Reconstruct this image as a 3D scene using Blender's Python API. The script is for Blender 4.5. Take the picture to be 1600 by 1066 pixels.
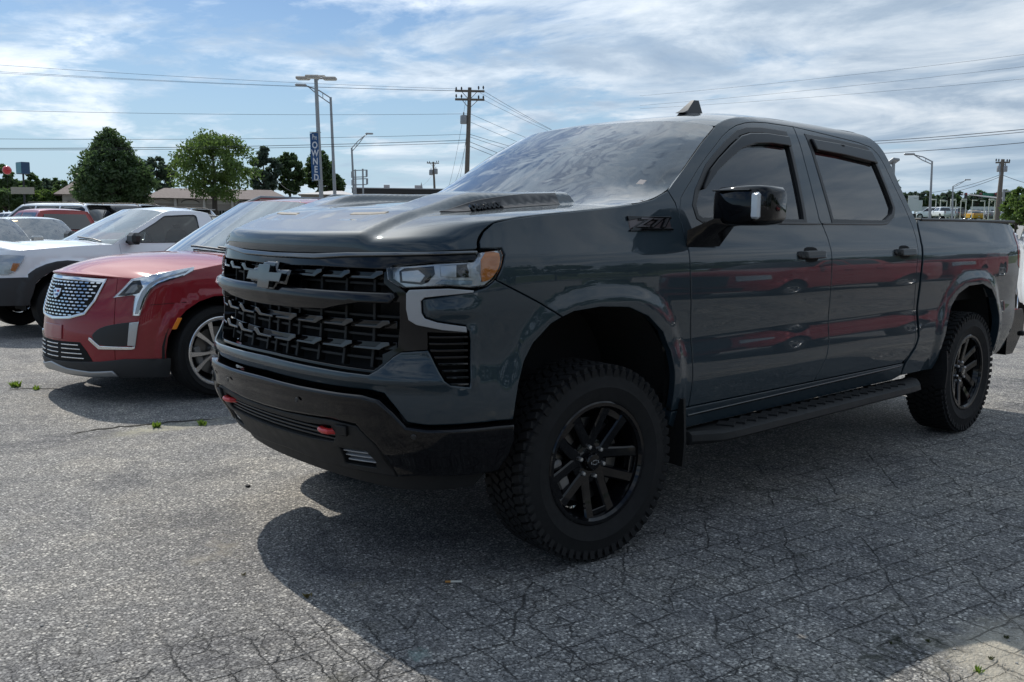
import bpy, bmesh, math, random
import numpy as np
from mathutils import Vector, Matrix, noise
from mathutils.geometry import delaunay_2d_cdt
for o in list(bpy.data.objects): bpy.data.objects.remove(o)
SC = bpy.context.scene; COL = SC.collection
# ------------------------------------------------------------------ camera, sky, sun, exposure
cam_d = bpy.data.cameras.new('camera'); cam = bpy.data.objects.new('camera', cam_d); COL.objects.link(cam); SC.camera = cam
yaw, pitch, roll = 3.9709631678, -0.1259206798, 0.0102872122
fw = Vector((math.cos(yaw)*math.cos(pitch), math.sin(yaw)*math.cos(pitch), math.sin(pitch)))
rt = fw.cross(Vector((0, 0, 1))).normalized(); up = rt.cross(fw)
r2 = rt*math.cos(roll) + up*math.sin(roll); u2 = up*math.cos(roll) - rt*math.sin(roll)
m = Matrix((r2, u2, -fw)).transposed().to_4x4(); m.translation = Vector((2.80076, 3.55840, 1.39385)); cam.matrix_world = m
cam_d.sensor_width = 36; cam_d.lens = 1438.397/1600*36; cam_d.clip_start = .05; cam_d.clip_end = 6000
SUN_TO = Vector((-.15, -.94, 1.0)).normalized()
EL = math.asin(SUN_TO.z); ROT = math.atan2(SUN_TO.x, SUN_TO.y)
sd = bpy.data.lights.new('sun', 'SUN'); sd.energy = 3.5; sd.angle = math.radians(.53); sd.color = (1, .94, .84)
so = bpy.data.objects.new('sun', sd); COL.objects.link(so); so.rotation_euler = SUN_TO.to_track_quat('Z', 'Y').to_euler()
SC.view_settings.view_transform = 'Standard'; SC.view_settings.look = 'None'; SC.view_settings.gamma = 1
SC.view_settings.use_curve_mapping = False; SC.view_settings.exposure = 0.25
try:
    SC.cycles.max_bounces = 7; SC.cycles.transparent_max_bounces = 12; SC.cycles.glossy_bounces = 4; SC.cycles.diffuse_bounces = 3
    SC.cycles.sample_clamp_indirect = 6; SC.cycles.caustics_reflective = False; SC.cycles.caustics_refractive = False
except Exception: pass

class NT:
    """small node helper"""
    def __init__(s, t): s.t = t; s.n = t.nodes; s.l = t.links
    def N(s, typ, **k):
        n = s.n.new(typ); ins = k.pop('ins', {})
        for a, b in k.items(): setattr(n, a, b)
        for a, b in ins.items():
            if isinstance(b, bpy.types.NodeSocket): s.l.new(b, n.inputs[a])
            else: n.inputs[a].default_value = b
        return n
    def M(s, op, a, b=None, c=None, clamp=False):
        n = s.n.new('ShaderNodeMath'); n.operation = op; n.use_clamp = clamp
        for i, v in enumerate((a, b, c)):
            if v is None: continue
            if isinstance(v, bpy.types.NodeSocket): s.l.new(v, n.inputs[i])
            else: n.inputs[i].default_value = v
        return n.outputs[0]
    def V(s, op, a, b=None):
        n = s.n.new('ShaderNodeVectorMath'); n.operation = op
        for i, v in enumerate((a, b)):
            if v is None: continue
            if isinstance(v, bpy.types.NodeSocket): s.l.new(v, n.inputs[i])
            else: n.inputs[i].default_value = v
        return n.outputs[0]
    def ramp(s, f, pts):
        n = s.n.new('ShaderNodeValToRGB'); s.l.new(f, n.inputs[0]); e = n.color_ramp.elements
        while len(e) < len(pts): e.new(.5)
        for i, (p, c) in enumerate(pts):
            e[i].position = p; e[i].color = (c, c, c, 1) if isinstance(c, (int, float)) else (*c, 1)
        return n.outputs[0]
    def mix(s, f, a, b, mode='MIX'):
        n = s.n.new('ShaderNodeMix'); n.data_type = 'RGBA'; n.blend_type = mode
        for i, v in ((0, f), (6, a), (7, b)):
            if isinstance(v, bpy.types.NodeSocket): s.l.new(v, n.inputs[i])
            elif i == 0: n.inputs[i].default_value = v
            else: n.inputs[i].default_value = (*v, 1) if len(v) == 3 else v
        return n.outputs[2]
    def noise(s, v, scale, detail=4, rough=.5, dist=0, out=0):
        n = s.n.new('ShaderNodeTexNoise')
        if v is not None: s.l.new(v, n.inputs['Vector'])
        n.inputs['Scale'].default_value = scale; n.inputs['Detail'].default_value = detail
        n.inputs['Roughness'].default_value = rough; n.inputs['Distortion'].default_value = dist
        return n.outputs[out]

W = bpy.data.worlds.new('World'); SC.world = W; W.use_nodes = True
k = NT(W.node_tree); k.n.clear()
sky = k.N('ShaderNodeTexSky', sky_type='NISHITA', sun_disc=False, sun_elevation=EL, sun_rotation=ROT, altitude=200, air_density=1.2, dust_density=.6, ozone_density=2.0)
tc = k.N('ShaderNodeTexCoord'); sp = k.N('ShaderNodeSeparateXYZ', ins={0: tc.outputs['Generated']})
zz = k.M('ADD', k.M('MAXIMUM', sp.outputs[2], 0.0), .10)
cx = k.M('DIVIDE', sp.outputs[0], zz); cy = k.M('DIVIDE', sp.outputs[1], zz)
pv = k.N('ShaderNodeCombineXYZ', ins={0: cx, 1: cy, 2: 0.0}).outputs[0]
mp = k.N('ShaderNodeMapping', ins={'Vector': pv, 'Rotation': (0, 0, math.radians(-32)), 'Scale': (1.0, .78, 1)}).outputs[0]
big = k.noise(mp, .34, 3, .5, .3); mid = k.noise(mp, 1.05, 8, .60, .55); fine = k.noise(mp, 3.4, 7, .62, .3)
dens = k.M('ADD', k.M('MULTIPLY', big, .95), k.M('ADD', k.M('MULTIPLY', mid, 1.05), k.M('MULTIPLY', fine, .62)))
bank = k.M('MULTIPLY', k.M('ADD', k.M('MULTIPLY', sp.outputs[0], -.55), k.M('MULTIPLY', sp.outputs[1], .35)), .30)   # thicker bank to the west and overhead
over = k.M('MULTIPLY', k.M('SMOOTH_MIN', sp.outputs[2], .5, .1), .26)
cov = k.ramp(k.M('ADD', k.M('SUBTRACT', dens, .865), k.M('ADD', bank, over)), [(.35, 0.0), (.43, .35), (.51, .8), (.64, 1.0)])
shade = k.noise(k.N('ShaderNodeMapping', ins={'Vector': mp, 'Location': (.35, .22, 0)}).outputs[0], 1.15, 8, .62, .5)
ccol = k.ramp(shade, [(.33, (.27, .36, .48)), (.44, (.36, .45, .56)), (.53, (.52, .60, .69)), (.66, (.74, .79, .84))])
sdot = k.N('ShaderNodeVectorMath', operation='DOT_PRODUCT', ins={0: tc.outputs['Generated'], 1: tuple(SUN_TO)}).outputs['Value']
silver = k.M('MULTIPLY_ADD', k.M('POWER', k.M('MAXIMUM', sdot, 0.0), 3.0), .9, 1.0)      # clouds brighten towards the sun behind them
rise = k.M('MULTIPLY_ADD', k.M('MAXIMUM', sp.outputs[2], 0.0), .25, 1.0)  # unseen clouds near the sun and overhead brightened to fill the shade
low = k.ramp(sp.outputs[2], [(0.0, .15), (.035, .55), (.10, .95), (.2, 1.0)])
skyc = k.mix(1.0, sky.outputs[0], (.60, .72, .88), 'MULTIPLY')
skyc = k.mix(k.ramp(sp.outputs[2], [(0.0, .85), (.06, .55), (.22, 0.0)]), skyc, (4.6, 6.6, 8.8))
bg1 = k.N('ShaderNodeBackground', ins={'Color': skyc, 'Strength': .085})
bg2 = k.N('ShaderNodeBackground', ins={'Color': ccol, 'Strength': k.M('MULTIPLY', k.M('MULTIPLY', silver, rise), .86)})
mx = k.N('ShaderNodeMixShader', ins={0: k.M('MULTIPLY', cov, low), 1: bg1.outputs[0], 2: bg2.outputs[0]})
k.N('ShaderNodeOutputWorld', ins={0: mx.outputs[0]})

# ------------------------------------------------------------------ materials
MATS = {}
def mat(name, base, rough=.5, metal=0., coat=0., coat_r=.03, spec=.5, bump=None, var=None, emit=None, alpha=None, flake=0):
    if name in MATS: return MATS[name]
    M = bpy.data.materials.new(name); M.use_nodes = True; t = NT(M.node_tree); b = M.node_tree.nodes['Principled BSDF']
    b.inputs['Base Color'].default_value = (*base, 1); b.inputs['Roughness'].default_value = rough; b.inputs['Metallic'].default_value = metal
    b.inputs['Coat Weight'].default_value = coat; b.inputs['Coat Roughness'].default_value = coat_r
    b.inputs['Specular IOR Level'].default_value = spec
    tco = t.N('ShaderNodeTexCoord').outputs['Object']
    if var:   # (scale, amount)
        f = t.noise(tco, var[0], 5, .6)
        c = t.mix(f, tuple(x*(1-var[1]) for x in base), tuple(min(1, x*(1+var[1])) for x in base)); t.l.new(c, b.inputs['Base Color'])
        rr = t.M('MULTIPLY_ADD', t.noise(tco, var[0]*2.3, 4), .25, rough - .12, clamp=True); t.l.new(rr, b.inputs['Roughness'])
    if bump:  # (scale, strength, distance)
        f = t.noise(tco, bump[0], 4, .6)
        bn = t.N('ShaderNodeBump', ins={'Height': f, 'Strength': bump[1], 'Distance': bump[2]}); t.l.new(bn.outputs[0], b.inputs['Normal'])
    if flake:
        v = t.N('ShaderNodeTexVoronoi', ins={'Vector': tco, 'Scale': 900.0})
        f = t.ramp(v.outputs['Color'], [(0, 0), (1, 1)])
        c = t.mix(t.M('MULTIPLY', f, flake), base, tuple(min(1, x*2.2+.01) for x in base)); t.l.new(c, b.inputs['Base Color'])
        dirt = t.noise(tco, 3.0, 6, .65)
        t.l.new(t.M('MULTIPLY_ADD', dirt, .03, coat_r - .01, clamp=True), b.inputs['Coat Roughness'])
    if emit: b.inputs['Emission Color'].default_value = (*emit[0], 1); b.inputs['Emission Strength'].default_value = emit[1]
    MATS[name] = M; return M
def glass(name, tint, refl=1.0, rough=.0, opaq=0.0, base=(.01,.012,.014), boost=1.5, refl_film=0, wave=0):
    if name in MATS: return MATS[name]
    M = bpy.data.materials.new(name); M.use_nodes = True; t = NT(M.node_tree); t.n.clear()
    g = t.N('ShaderNodeBsdfGlossy', ins={'Color': (refl, refl, refl, 1), 'Roughness': rough})
    tr = t.N('ShaderNodeBsdfTransparent', ins={'Color': (*tint, 1)})
    df = t.N('ShaderNodeBsdfDiffuse', ins={'Color': (*base, 1)})
    m1 = t.N('ShaderNodeMixShader', ins={0: opaq, 1: tr.outputs[0], 2: df.outputs[0]})
    fr = t.N('ShaderNodeFresnel', ins={'IOR': 1.52})
    if refl_film:  # pale diffuse streaks painted into the glass, imitating cloud reflections
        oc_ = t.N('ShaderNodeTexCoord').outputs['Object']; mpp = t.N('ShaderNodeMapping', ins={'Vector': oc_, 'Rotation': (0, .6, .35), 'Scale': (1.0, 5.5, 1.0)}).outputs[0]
        st = t.ramp(t.noise(mpp, 1.6, 7, .62, 1.3), [(.36, 0), (.62, 1)]); t.l.new(t.M('MULTIPLY_ADD', st, refl_film, opaq, clamp=True), m1.inputs[0])
    if wave:
        oc_ = t.N('ShaderNodeTexCoord').outputs['Object']; bw = t.N('ShaderNodeBump', ins={'Height': t.noise(oc_, 2.2, 3, .5, .4), 'Strength': .5, 'Distance': wave}); t.l.new(bw.outputs[0], g.inputs['Normal'])
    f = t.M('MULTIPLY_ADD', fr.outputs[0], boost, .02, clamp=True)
    mx = t.N('ShaderNodeMixShader', ins={0: f, 1: m1.outputs[0], 2: g.outputs[0]})
    t.N('ShaderNodeOutputMaterial', ins={0: mx.outputs[0]})
    MATS[name] = M; return M
PAINT = mat('paint dark green grey', (.013, .025, .034), .55, .08, 1, .01, spec=.15, flake=.25)
GLOSSB = mat('gloss black', (.004, .004, .005), .06, 0, 0, spec=.38)
SATB = mat('satin black', (.018, .018, .019), .42, bump=(260, .12, .001))
MATTB = mat('matte black plastic', (.011, .0115, .012), .55, spec=.35, bump=(400, .25, .001), var=(9, .25))
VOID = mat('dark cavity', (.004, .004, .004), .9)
RUBBER = mat('tyre rubber', (.010, .010, .0105), .75, spec=.3, bump=(120, .2, .002), var=(14, .35))
CHROME = mat('chrome', (.78, .79, .80), .08, 1)
DCHROME = mat('dark chrome', (.15, .155, .16), .14, 1); TOOTH = mat('black chrome', (.075, .078, .082), .12, 1)
ALLOY = mat('machined alloy', (.62, .62, .63), .22, 1)
SILVERP = mat('grey light guide', (.32, .33, .35), .25, .2, .8)
LENSW = mat('clear lamp housing', (.50, .52, .54), .22, .55, .6, bump=(60, .3, .004))
AMBER = mat('amber reflector', (.90, .26, .02), .3, 0, .3, bump=(90, .5, .004))
REDP = mat('red hook paint', (.55, .02, .02), .35, 0, .5)
REDLENS = mat('red tail lens', (.32, .008, .012), .15, 0, 1)
GL_LENS = glass('clear lens', (.95, .96, .97), boost=.9)
GL_SIDE = glass('tinted side glass', (.12, .13, .14), opaq=.20, base=(.03,.035,.042), boost=1.3)
GL_WS = glass('windscreen', (.42, .47, .45), opaq=.03, base=(.07, .09, .10), rough=.004, boost=1.45, refl_film=.24, wave=.06)
GL_CLR = glass('pale green car glass', (.72, .80, .78), opaq=.06, base=(.25, .32, .33), refl_film=.30, boost=1.6)
GL_SEE = glass('clear side glass', (.80, .86, .86), opaq=.05, base=(.08,.10,.11), boost=1.1)
GL_DARK = glass('privacy glass', (.02, .02, .022), opaq=.6)
SEAT = mat('seat fabric', (.05, .05, .055), .8); SEATL = mat('light seat fabric', (.16, .165, .17), .8)

# ------------------------------------------------------------------ mesh helpers
def tag(o, label=None, cat=None, group=None, kind=None):
    if label: o['label'] = label
    if cat: o['category'] = cat
    if group: o['group'] = group
    if kind: o['kind'] = kind
    return o
def empty(name, loc=(0, 0, 0), rz=0):
    o = bpy.data.objects.new(name, None); COL.objects.link(o); o.location = loc; o.rotation_euler = (0, 0, rz); o.empty_display_size = .2; return o
def mesh(name, v, f, material, parent=None, smooth=False, normals=None, loc=None):
    me = bpy.data.meshes.new(name); me.from_pydata([tuple(map(float, p)) for p in v], [], [tuple(map(int, q)) for q in f]); me.update()
    if isinstance(material, (list, tuple)):
        for q in material: me.materials.append(q)
    elif material: me.materials.append(material)
    if smooth: me.polygons.foreach_set('use_smooth', [True]*len(me.polygons))
    if normals is not None: me.normals_split_custom_set_from_vertices([tuple(map(float, n)) for n in normals])
    o = bpy.data.objects.new(name, me); COL.objects.link(o)
    if parent: o.parent = parent
    if loc is not None: o.location = loc
    return o
class MB:
    def __init__(s): s.v = []; s.f = []; s.mi = []; s.cm = 0
    def add(s, v, f):
        n = len(s.v); s.v += [tuple(p) for p in v]; s.f += [tuple(i+n for i in q) for q in f]; s.mi += [s.cm]*len(f)
    def box(s, c, d, rot=None, bev=0.0, taper=1.0):
        x, y, z = [q/2 for q in d]
        if bev > 0:
            b = min(bev, x*.9, y*.9, z*.9); v = []
            for sx in (-1, 1):
                for sy in (-1, 1):
                    for sz in (-1, 1):
                        v += [(sx*x, sy*(y-b), sz*(z-b)), (sx*(x-b), sy*y, sz*(z-b)), (sx*(x-b), sy*(y-b), sz*z)]
            bm = bmesh.new()
            for p in v: bm.verts.new(p)
            r = bmesh.ops.convex_hull(bm, input=bm.verts[:]); bm.verts.index_update()
            v = [p.co.copy() for p in bm.verts]; f = [[q.index for q in g.verts] for g in bm.faces]; bm.free()
        else:
            v = [Vector((sx*x*(taper if sz > 0 else 1), sy*y*(taper if sz > 0 else 1), sz*z)) for sx in (-1, 1) for sy in (-1, 1) for sz in (-1, 1)]
            f = [(0,1,3,2),(4,6,7,5),(0,4,5,1),(2,3,7,6),(0,2,6,4),(1,5,7,3)]
        R = rot if rot is not None else Matrix.Identity(3)
        s.add([R @ Vector(p) + Vector(c) for p in v], f); return s
    def tube(s, pts, r, n=8, cap=True):
        pts = [Vector(p) for p in pts]; rs = r if isinstance(r, (list, tuple)) else [r]*len(pts); v = []; f = []; pu = None
        for i, p in enumerate(pts):
            d = (pts[min(i+1, len(pts)-1)] - pts[max(i-1, 0)]).normalized()
            if pu is None: a = d.orthogonal().normalized()
            else:
                a = pu - d*pu.dot(d)
                a = a.normalized() if a.length > 1e-6 else d.orthogonal().normalized()
            pu = a; b = d.cross(a)
            v += [p + (a*math.cos(2*math.pi*j/n) + b*math.sin(2*math.pi*j/n))*rs[i] for j in range(n)]
        for i in range(len(pts)-1):
            f += [(i*n+j, i*n+(j+1) % n, (i+1)*n+(j+1) % n, (i+1)*n+j) for j in range(n)]
        if cap: f += [tuple(range(n))[::-1], tuple((len(pts)-1)*n + j for j in range(n))]
        s.add(v, f); return s
    def lathe(s, prof, n=48, axis='y', ang=(0, 2*math.pi), close=False):
        v = []; f = []; full = abs(ang[1]-ang[0]-2*math.pi) < 1e-6; m_ = n if full else n+1
        for j in range(m_):
            a = ang[0] + (ang[1]-ang[0])*j/n; c, q = math.cos(a), math.sin(a)
            for r, h in prof: v.append((r*c, h, r*q) if axis == 'y' else (r*c, r*q, h))
        L = len(prof)
        for j in range(n):
            k2 = (j+1) % m_
            for i in range(L - (0 if close else 1)):
                i2 = (i+1) % L; q = (j*L+i, j*L+i2, k2*L+i2, k2*L+i); f.append(q if axis == 'y' else q[::-1])
        s.add(v, f); return s
    def prism(s, poly, y0, y1, plane='xz'):
        n = len(poly); v = []
        for y in (y0, y1):
            for a, b in poly: v.append((a, y, b) if plane == 'xz' else ((y, a, b) if plane == 'yz' else (a, b, y)))
        from mathutils.geometry import tessellate_polygon
        tri = tessellate_polygon([[Vector((a, b, 0)) for a, b in poly]])
        f = [tuple(q) for q in tri] + [tuple(i+n for i in q[::-1]) for q in tri] + [(i, (i+1) % n, n+(i+1) % n, n+i) for i in range(n)]
        s.add(v, f); return s
    def xf(s, M):
        s.v = [tuple(M @ Vector(p)) for p in s.v]; return s
    def build(s, name, material, parent=None, smooth=False, fix=True, loc=None, angle=35):
        o = mesh(name, s.v, s.f, material, parent, loc=loc)
        if any(s.mi): o.data.polygons.foreach_set('material_index', s.mi)
        if fix:
            bm = bmesh.new(); bm.from_mesh(o.data); bmesh.ops.recalc_face_normals(bm, faces=bm.faces)
            if smooth:
                for e in bm.edges: e.smooth = not (len(e.link_faces) == 2 and e.calc_face_angle(0) > math.radians(angle))
                for q in bm.faces: q.smooth = True
            bm.to_mesh(o.data); bm.free()
        return o
def pchip(xk, yk):
    xk = np.array(xk, float); yk = np.array(yk, float); h = np.diff(xk); d = np.diff(yk) / h; m = np.zeros_like(xk)
    m[0] = d[0]; m[-1] = d[-1]
    for i in range(1, len(xk) - 1):
        if d[i-1] * d[i] > 0:
            w1 = 2*h[i] + h[i-1]; w2 = h[i] + 2*h[i-1]; m[i] = (w1 + w2) / (w1/d[i-1] + w2/d[i])
    def f(x):
        x = np.asarray(x, float); i = np.clip(np.searchsorted(xk, x) - 1, 0, len(xk) - 2); t = np.clip((x - xk[i]) / h[i], -1, 2)
        return (1+2*t)*(1-t)**2*yk[i] + t*(1-t)**2*h[i]*m[i] + t*t*(3-2*t)*yk[i+1] + t*t*(t-1)*h[i]*m[i+1]
    return f
def crom(sk, v):
    m = np.gradient(v, sk)
    def f(s):
        s = np.asarray(s, float); i = np.clip(np.searchsorted(sk, s) - 1, 0, len(sk) - 2); h = sk[i+1] - sk[i]; t = (s - sk[i]) / h
        return (1+2*t)*(1-t)**2*v[i] + t*(1-t)**2*h*m[i] + t*t*(3-2*t)*v[i+1] + t*t*(t-1)*h*m[i+1]
    return f
def sstep(x, a, b):
    t = np.clip((np.asarray(x, float) - a) / (b - a), 0, 1); return t*t*(3 - 2*t)
class Shell:
    """body skin: plan curve (arc length s from the centre of the front) times height z"""
    def __init__(self, plan, front, side, blend, arches=(), extra=None):
        pl = np.array(plan, float); self.sl = np.r_[0, np.cumsum(np.hypot(*np.diff(pl, axis=0).T))]
        self.fx = crom(self.sl, pl[:, 0]); self.fy = crom(self.sl, pl[:, 1])
        self.fo = pchip(*zip(*front)); self.so = pchip(*zip(*side)); self.bl = blend; self.arches = arches; self.extra = extra
        g = np.linspace(0, self.sl[-1], 4000); self.gs = g; self.gx = self.fx(g)
    def s_at(self, x):
        return float(np.interp(-x, -self.gx[400:], self.gs[400:]))
    def off(self, a, z, x):
        w = 1 - sstep(a, self.bl[0], self.bl[1])
        o = w * self.fo(z) + (1 - w) * self.so(z)
        for (cx, cz, ra, rb, n, hh, w0, w1) in self.arches:
            zz = np.maximum(z - cz, 0)
            r = ((np.abs(x - cx) / ra)**n + (zz / rb)**n)**(1/n)
            d = (r - 1) * min(ra, rb)
            o = o + hh * (1 - sstep(d, w0, w1)) * sstep(z, cz - .25, cz - .02)
        if self.extra is not None: o = o + self.extra(a, z, x)
        return o
    def __call__(self, s, z, d=0.0):
        s = np.asarray(s, float); z = np.asarray(z, float); sg = np.where(s < 0, -1., 1.); a = np.abs(s); e = 2e-3
        x = self.fx(a); y = self.fy(a); tx = self.fx(a+e) - self.fx(a-e); ty = self.fy(a+e) - self.fy(a-e); l = np.hypot(tx, ty)
        nx, ny = ty/l, -tx/l
        c = a < 4*e; nx = np.where(c, 1, nx); ny = np.where(c, 0*ny + np.interp(a, [0, 4*e], [0, 0]), ny)
        o = self.off(a, z, x) + d
        return np.stack([x + nx*o, sg*(y + ny*o), z + 0*x], -1)
TRUCK = Shell(
    [(0.93,0),(0.925,0.2),(0.905,0.4),(0.87,0.58),(0.80,0.75),(0.70,0.86),(0.55,0.935),(0.35,0.968),(0.1,0.982),(-0.3,0.988),(-0.6,0.985),(-1.7,0.985),(-2.8,0.985),(-3.7,0.99),(-4.4,0.985),(-4.7,0.972),(-4.9,0.95)],
    [(.3,-.1),(.45,-.05),(.55,.01),(.62,.03),(.70,.035),(.78,.03),(.9,.01),(1.0,0),(1.15,-.005),(1.25,-.02),(1.3,-.04),(1.35,-.08)],
    [(.3,-.08),(.45,-.045),(.6,-.012),(.70,0),(.78,-.003),(.88,-.011),(.98,-.005),(1.08,0),(1.2,-.002),(1.27,-.011),(1.31,-.026),(1.38,-.05),(1.50,-.085),(1.7,-.150),(1.85,-.207),(1.93,-.250),(1.97,-.285),(2.0,-.34)],
    (.45, 1.35), ((-.09,.62,.47,.43,2.5,.015,.03,.110), (-3.93,.60,.47,.41,2.5,.015,.03,.110)))
def rear_fn(smax, w, knots):
    f = pchip(*zip(*knots))
    def g(a, z, x):
        return sstep(a, smax - w, smax - w*.25) * f(z)
    return g
def loop_plan(xf, xr, W, rf=.95, rr=.6, F=None):
    """half outline of a car seen from above: front centre to rear centre"""
    F = F or [(1,0),(.993,.22),(.955,.44),(.90,.60),(.79,.74),(.63,.86),(.43,.935),(.16,.98),(-.3,.997)]
    P = [(xf - (1-u)*rf, W*v) for u, v in F]
    m = (P[-1][0] + xr + rr) / 2
    P += [(m, W), (xr + rr, W*.993)]
    P += [(xr + rr*.35, W*.965), (xr + rr*.12, W*.89), (xr + rr*.03, W*.72), (xr, W*.4), (xr, 0)]
    return P
_p = loop_plan(.93, -3.88, .945, .93, F=[(1,0),(.985,.18),(.93,.37),(.855,.53),(.755,.68),(.61,.82),(.42,.915),(.16,.975),(-.3,.997)])
_l = Shell(_p, [(0,0),(1,0)], [(0,0),(1,0)], (0,1)).sl[-1]
SUV = Shell(_p,
    [(.15,-.06),(.24,.0),(.32,.02),(.5,.015),(.65,0),(.8,-.035),(.92,-.075),(.98,-.10),(1.05,-.16)],
    [(.2,-.07),(.3,-.04),(.45,-.02),(.62,0),(.80,-.003),(.92,-.006),(1.0,-.02),(1.08,-.045),(1.3,-.150),(1.5,-.25),(1.58,-.30),(1.66,-.40)],
    (.45,1.15), ((0,.40,.42,.41,2.1,.022,.05,.09),(-2.857,.40,.42,.41,2.1,.022,.05,.09)),
    rear_fn(_l, .9, [(.2,-.05),(.5,0),(.95,0.0),(1.1,-.06),(1.6,-.15)]))
_p = loop_plan(.86, -4.45, .90, .86)
_l = Shell(_p, [(0,0),(1,0)], [(0,0),(1,0)], (0,1)).sl[-1]
WHITE = Shell(_p,
    [(.25,-.05),(.35,.02),(.6,.03),(.72,0),(.9,-.02),(1.0,-.06),(1.08,-.12)],
    [(.3,-.05),(.45,-.02),(.62,0),(.85,0),(.98,-.008),(1.06,-.03),(1.15,-.06),(1.3,-.11),(1.5,-.19),(1.62,-.25),(1.70,-.34)],
    (.45,1.1), ((0,.42,.46,.46,2.1,.035,.04,.10),(-3.24,.42,.46,.46,2.1,.035,.04,.10)),
    rear_fn(_l, .5, [(.2,0),(1.5,0)]))
# ------------------------------------------------------------------ curved panels cut from a skin surface
def resample(p, h, closed=True):
    p = np.array(p, float); out = []; n = len(p)
    for i in range(n if closed else n-1):
        a, b = p[i], p[(i+1) % n]; L = np.hypot(*(b-a)); m_ = max(1, int(round(L/h)))
        out += [a + (b-a)*j/m_ for j in range(m_)]
    if not closed: out.append(p[-1])
    return np.array(out)
def chaikin(p, it=1, closed=True, r=.25):
    p = np.array(p, float)
    for _ in range(it):
        q = np.roll(p, -1, 0); a = p*(1-r) + q*r; b = p*r + q*(1-r); p = np.stack([a, b], 1).reshape(-1, 2)
    return p
def area(p): x, y = p[:, 0], p[:, 1]; return .5*np.sum(x*np.roll(y, -1) - y*np.roll(x, -1))
def inpoly(P, poly):
    x, y = P[:, 0], P[:, 1]; c = np.zeros(len(P), bool); n = len(poly)
    for i in range(n):
        x1, y1 = poly[i]; x2, y2 = poly[(i+1) % n]
        if y1 == y2: continue
        m_ = ((y1 > y) != (y2 > y)) & (x < (x2-x1)*(y-y1)/(y2-y1) + x1); c ^= m_
    return c
def segdist(P, poly):
    d = np.full(len(P), 1e9); n = len(poly)
    for i in range(n):
        a, b = poly[i], poly[(i+1) % n]; ab = b-a; L = ab@ab
        if L < 1e-14: continue
        t = np.clip(((P-a)@ab)/L, 0, 1); d = np.minimum(d, np.hypot(*(P - (a + t[:, None]*ab)).T))
    return d
def inset(p, e):
    q = np.roll(p, -1, 0) - p; l = np.hypot(*q.T)[:, None]; q = q/np.maximum(l, 1e-9)
    nn = np.stack([-q[:, 1], q[:, 0]], 1); a = np.roll(nn, 1, 0) + nn; a /= np.maximum(np.hypot(*a.T)[:, None], .35)
    c = np.clip(np.sum(a*nn, 1)[:, None], .5, 1)
    return p + a*e/c
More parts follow.
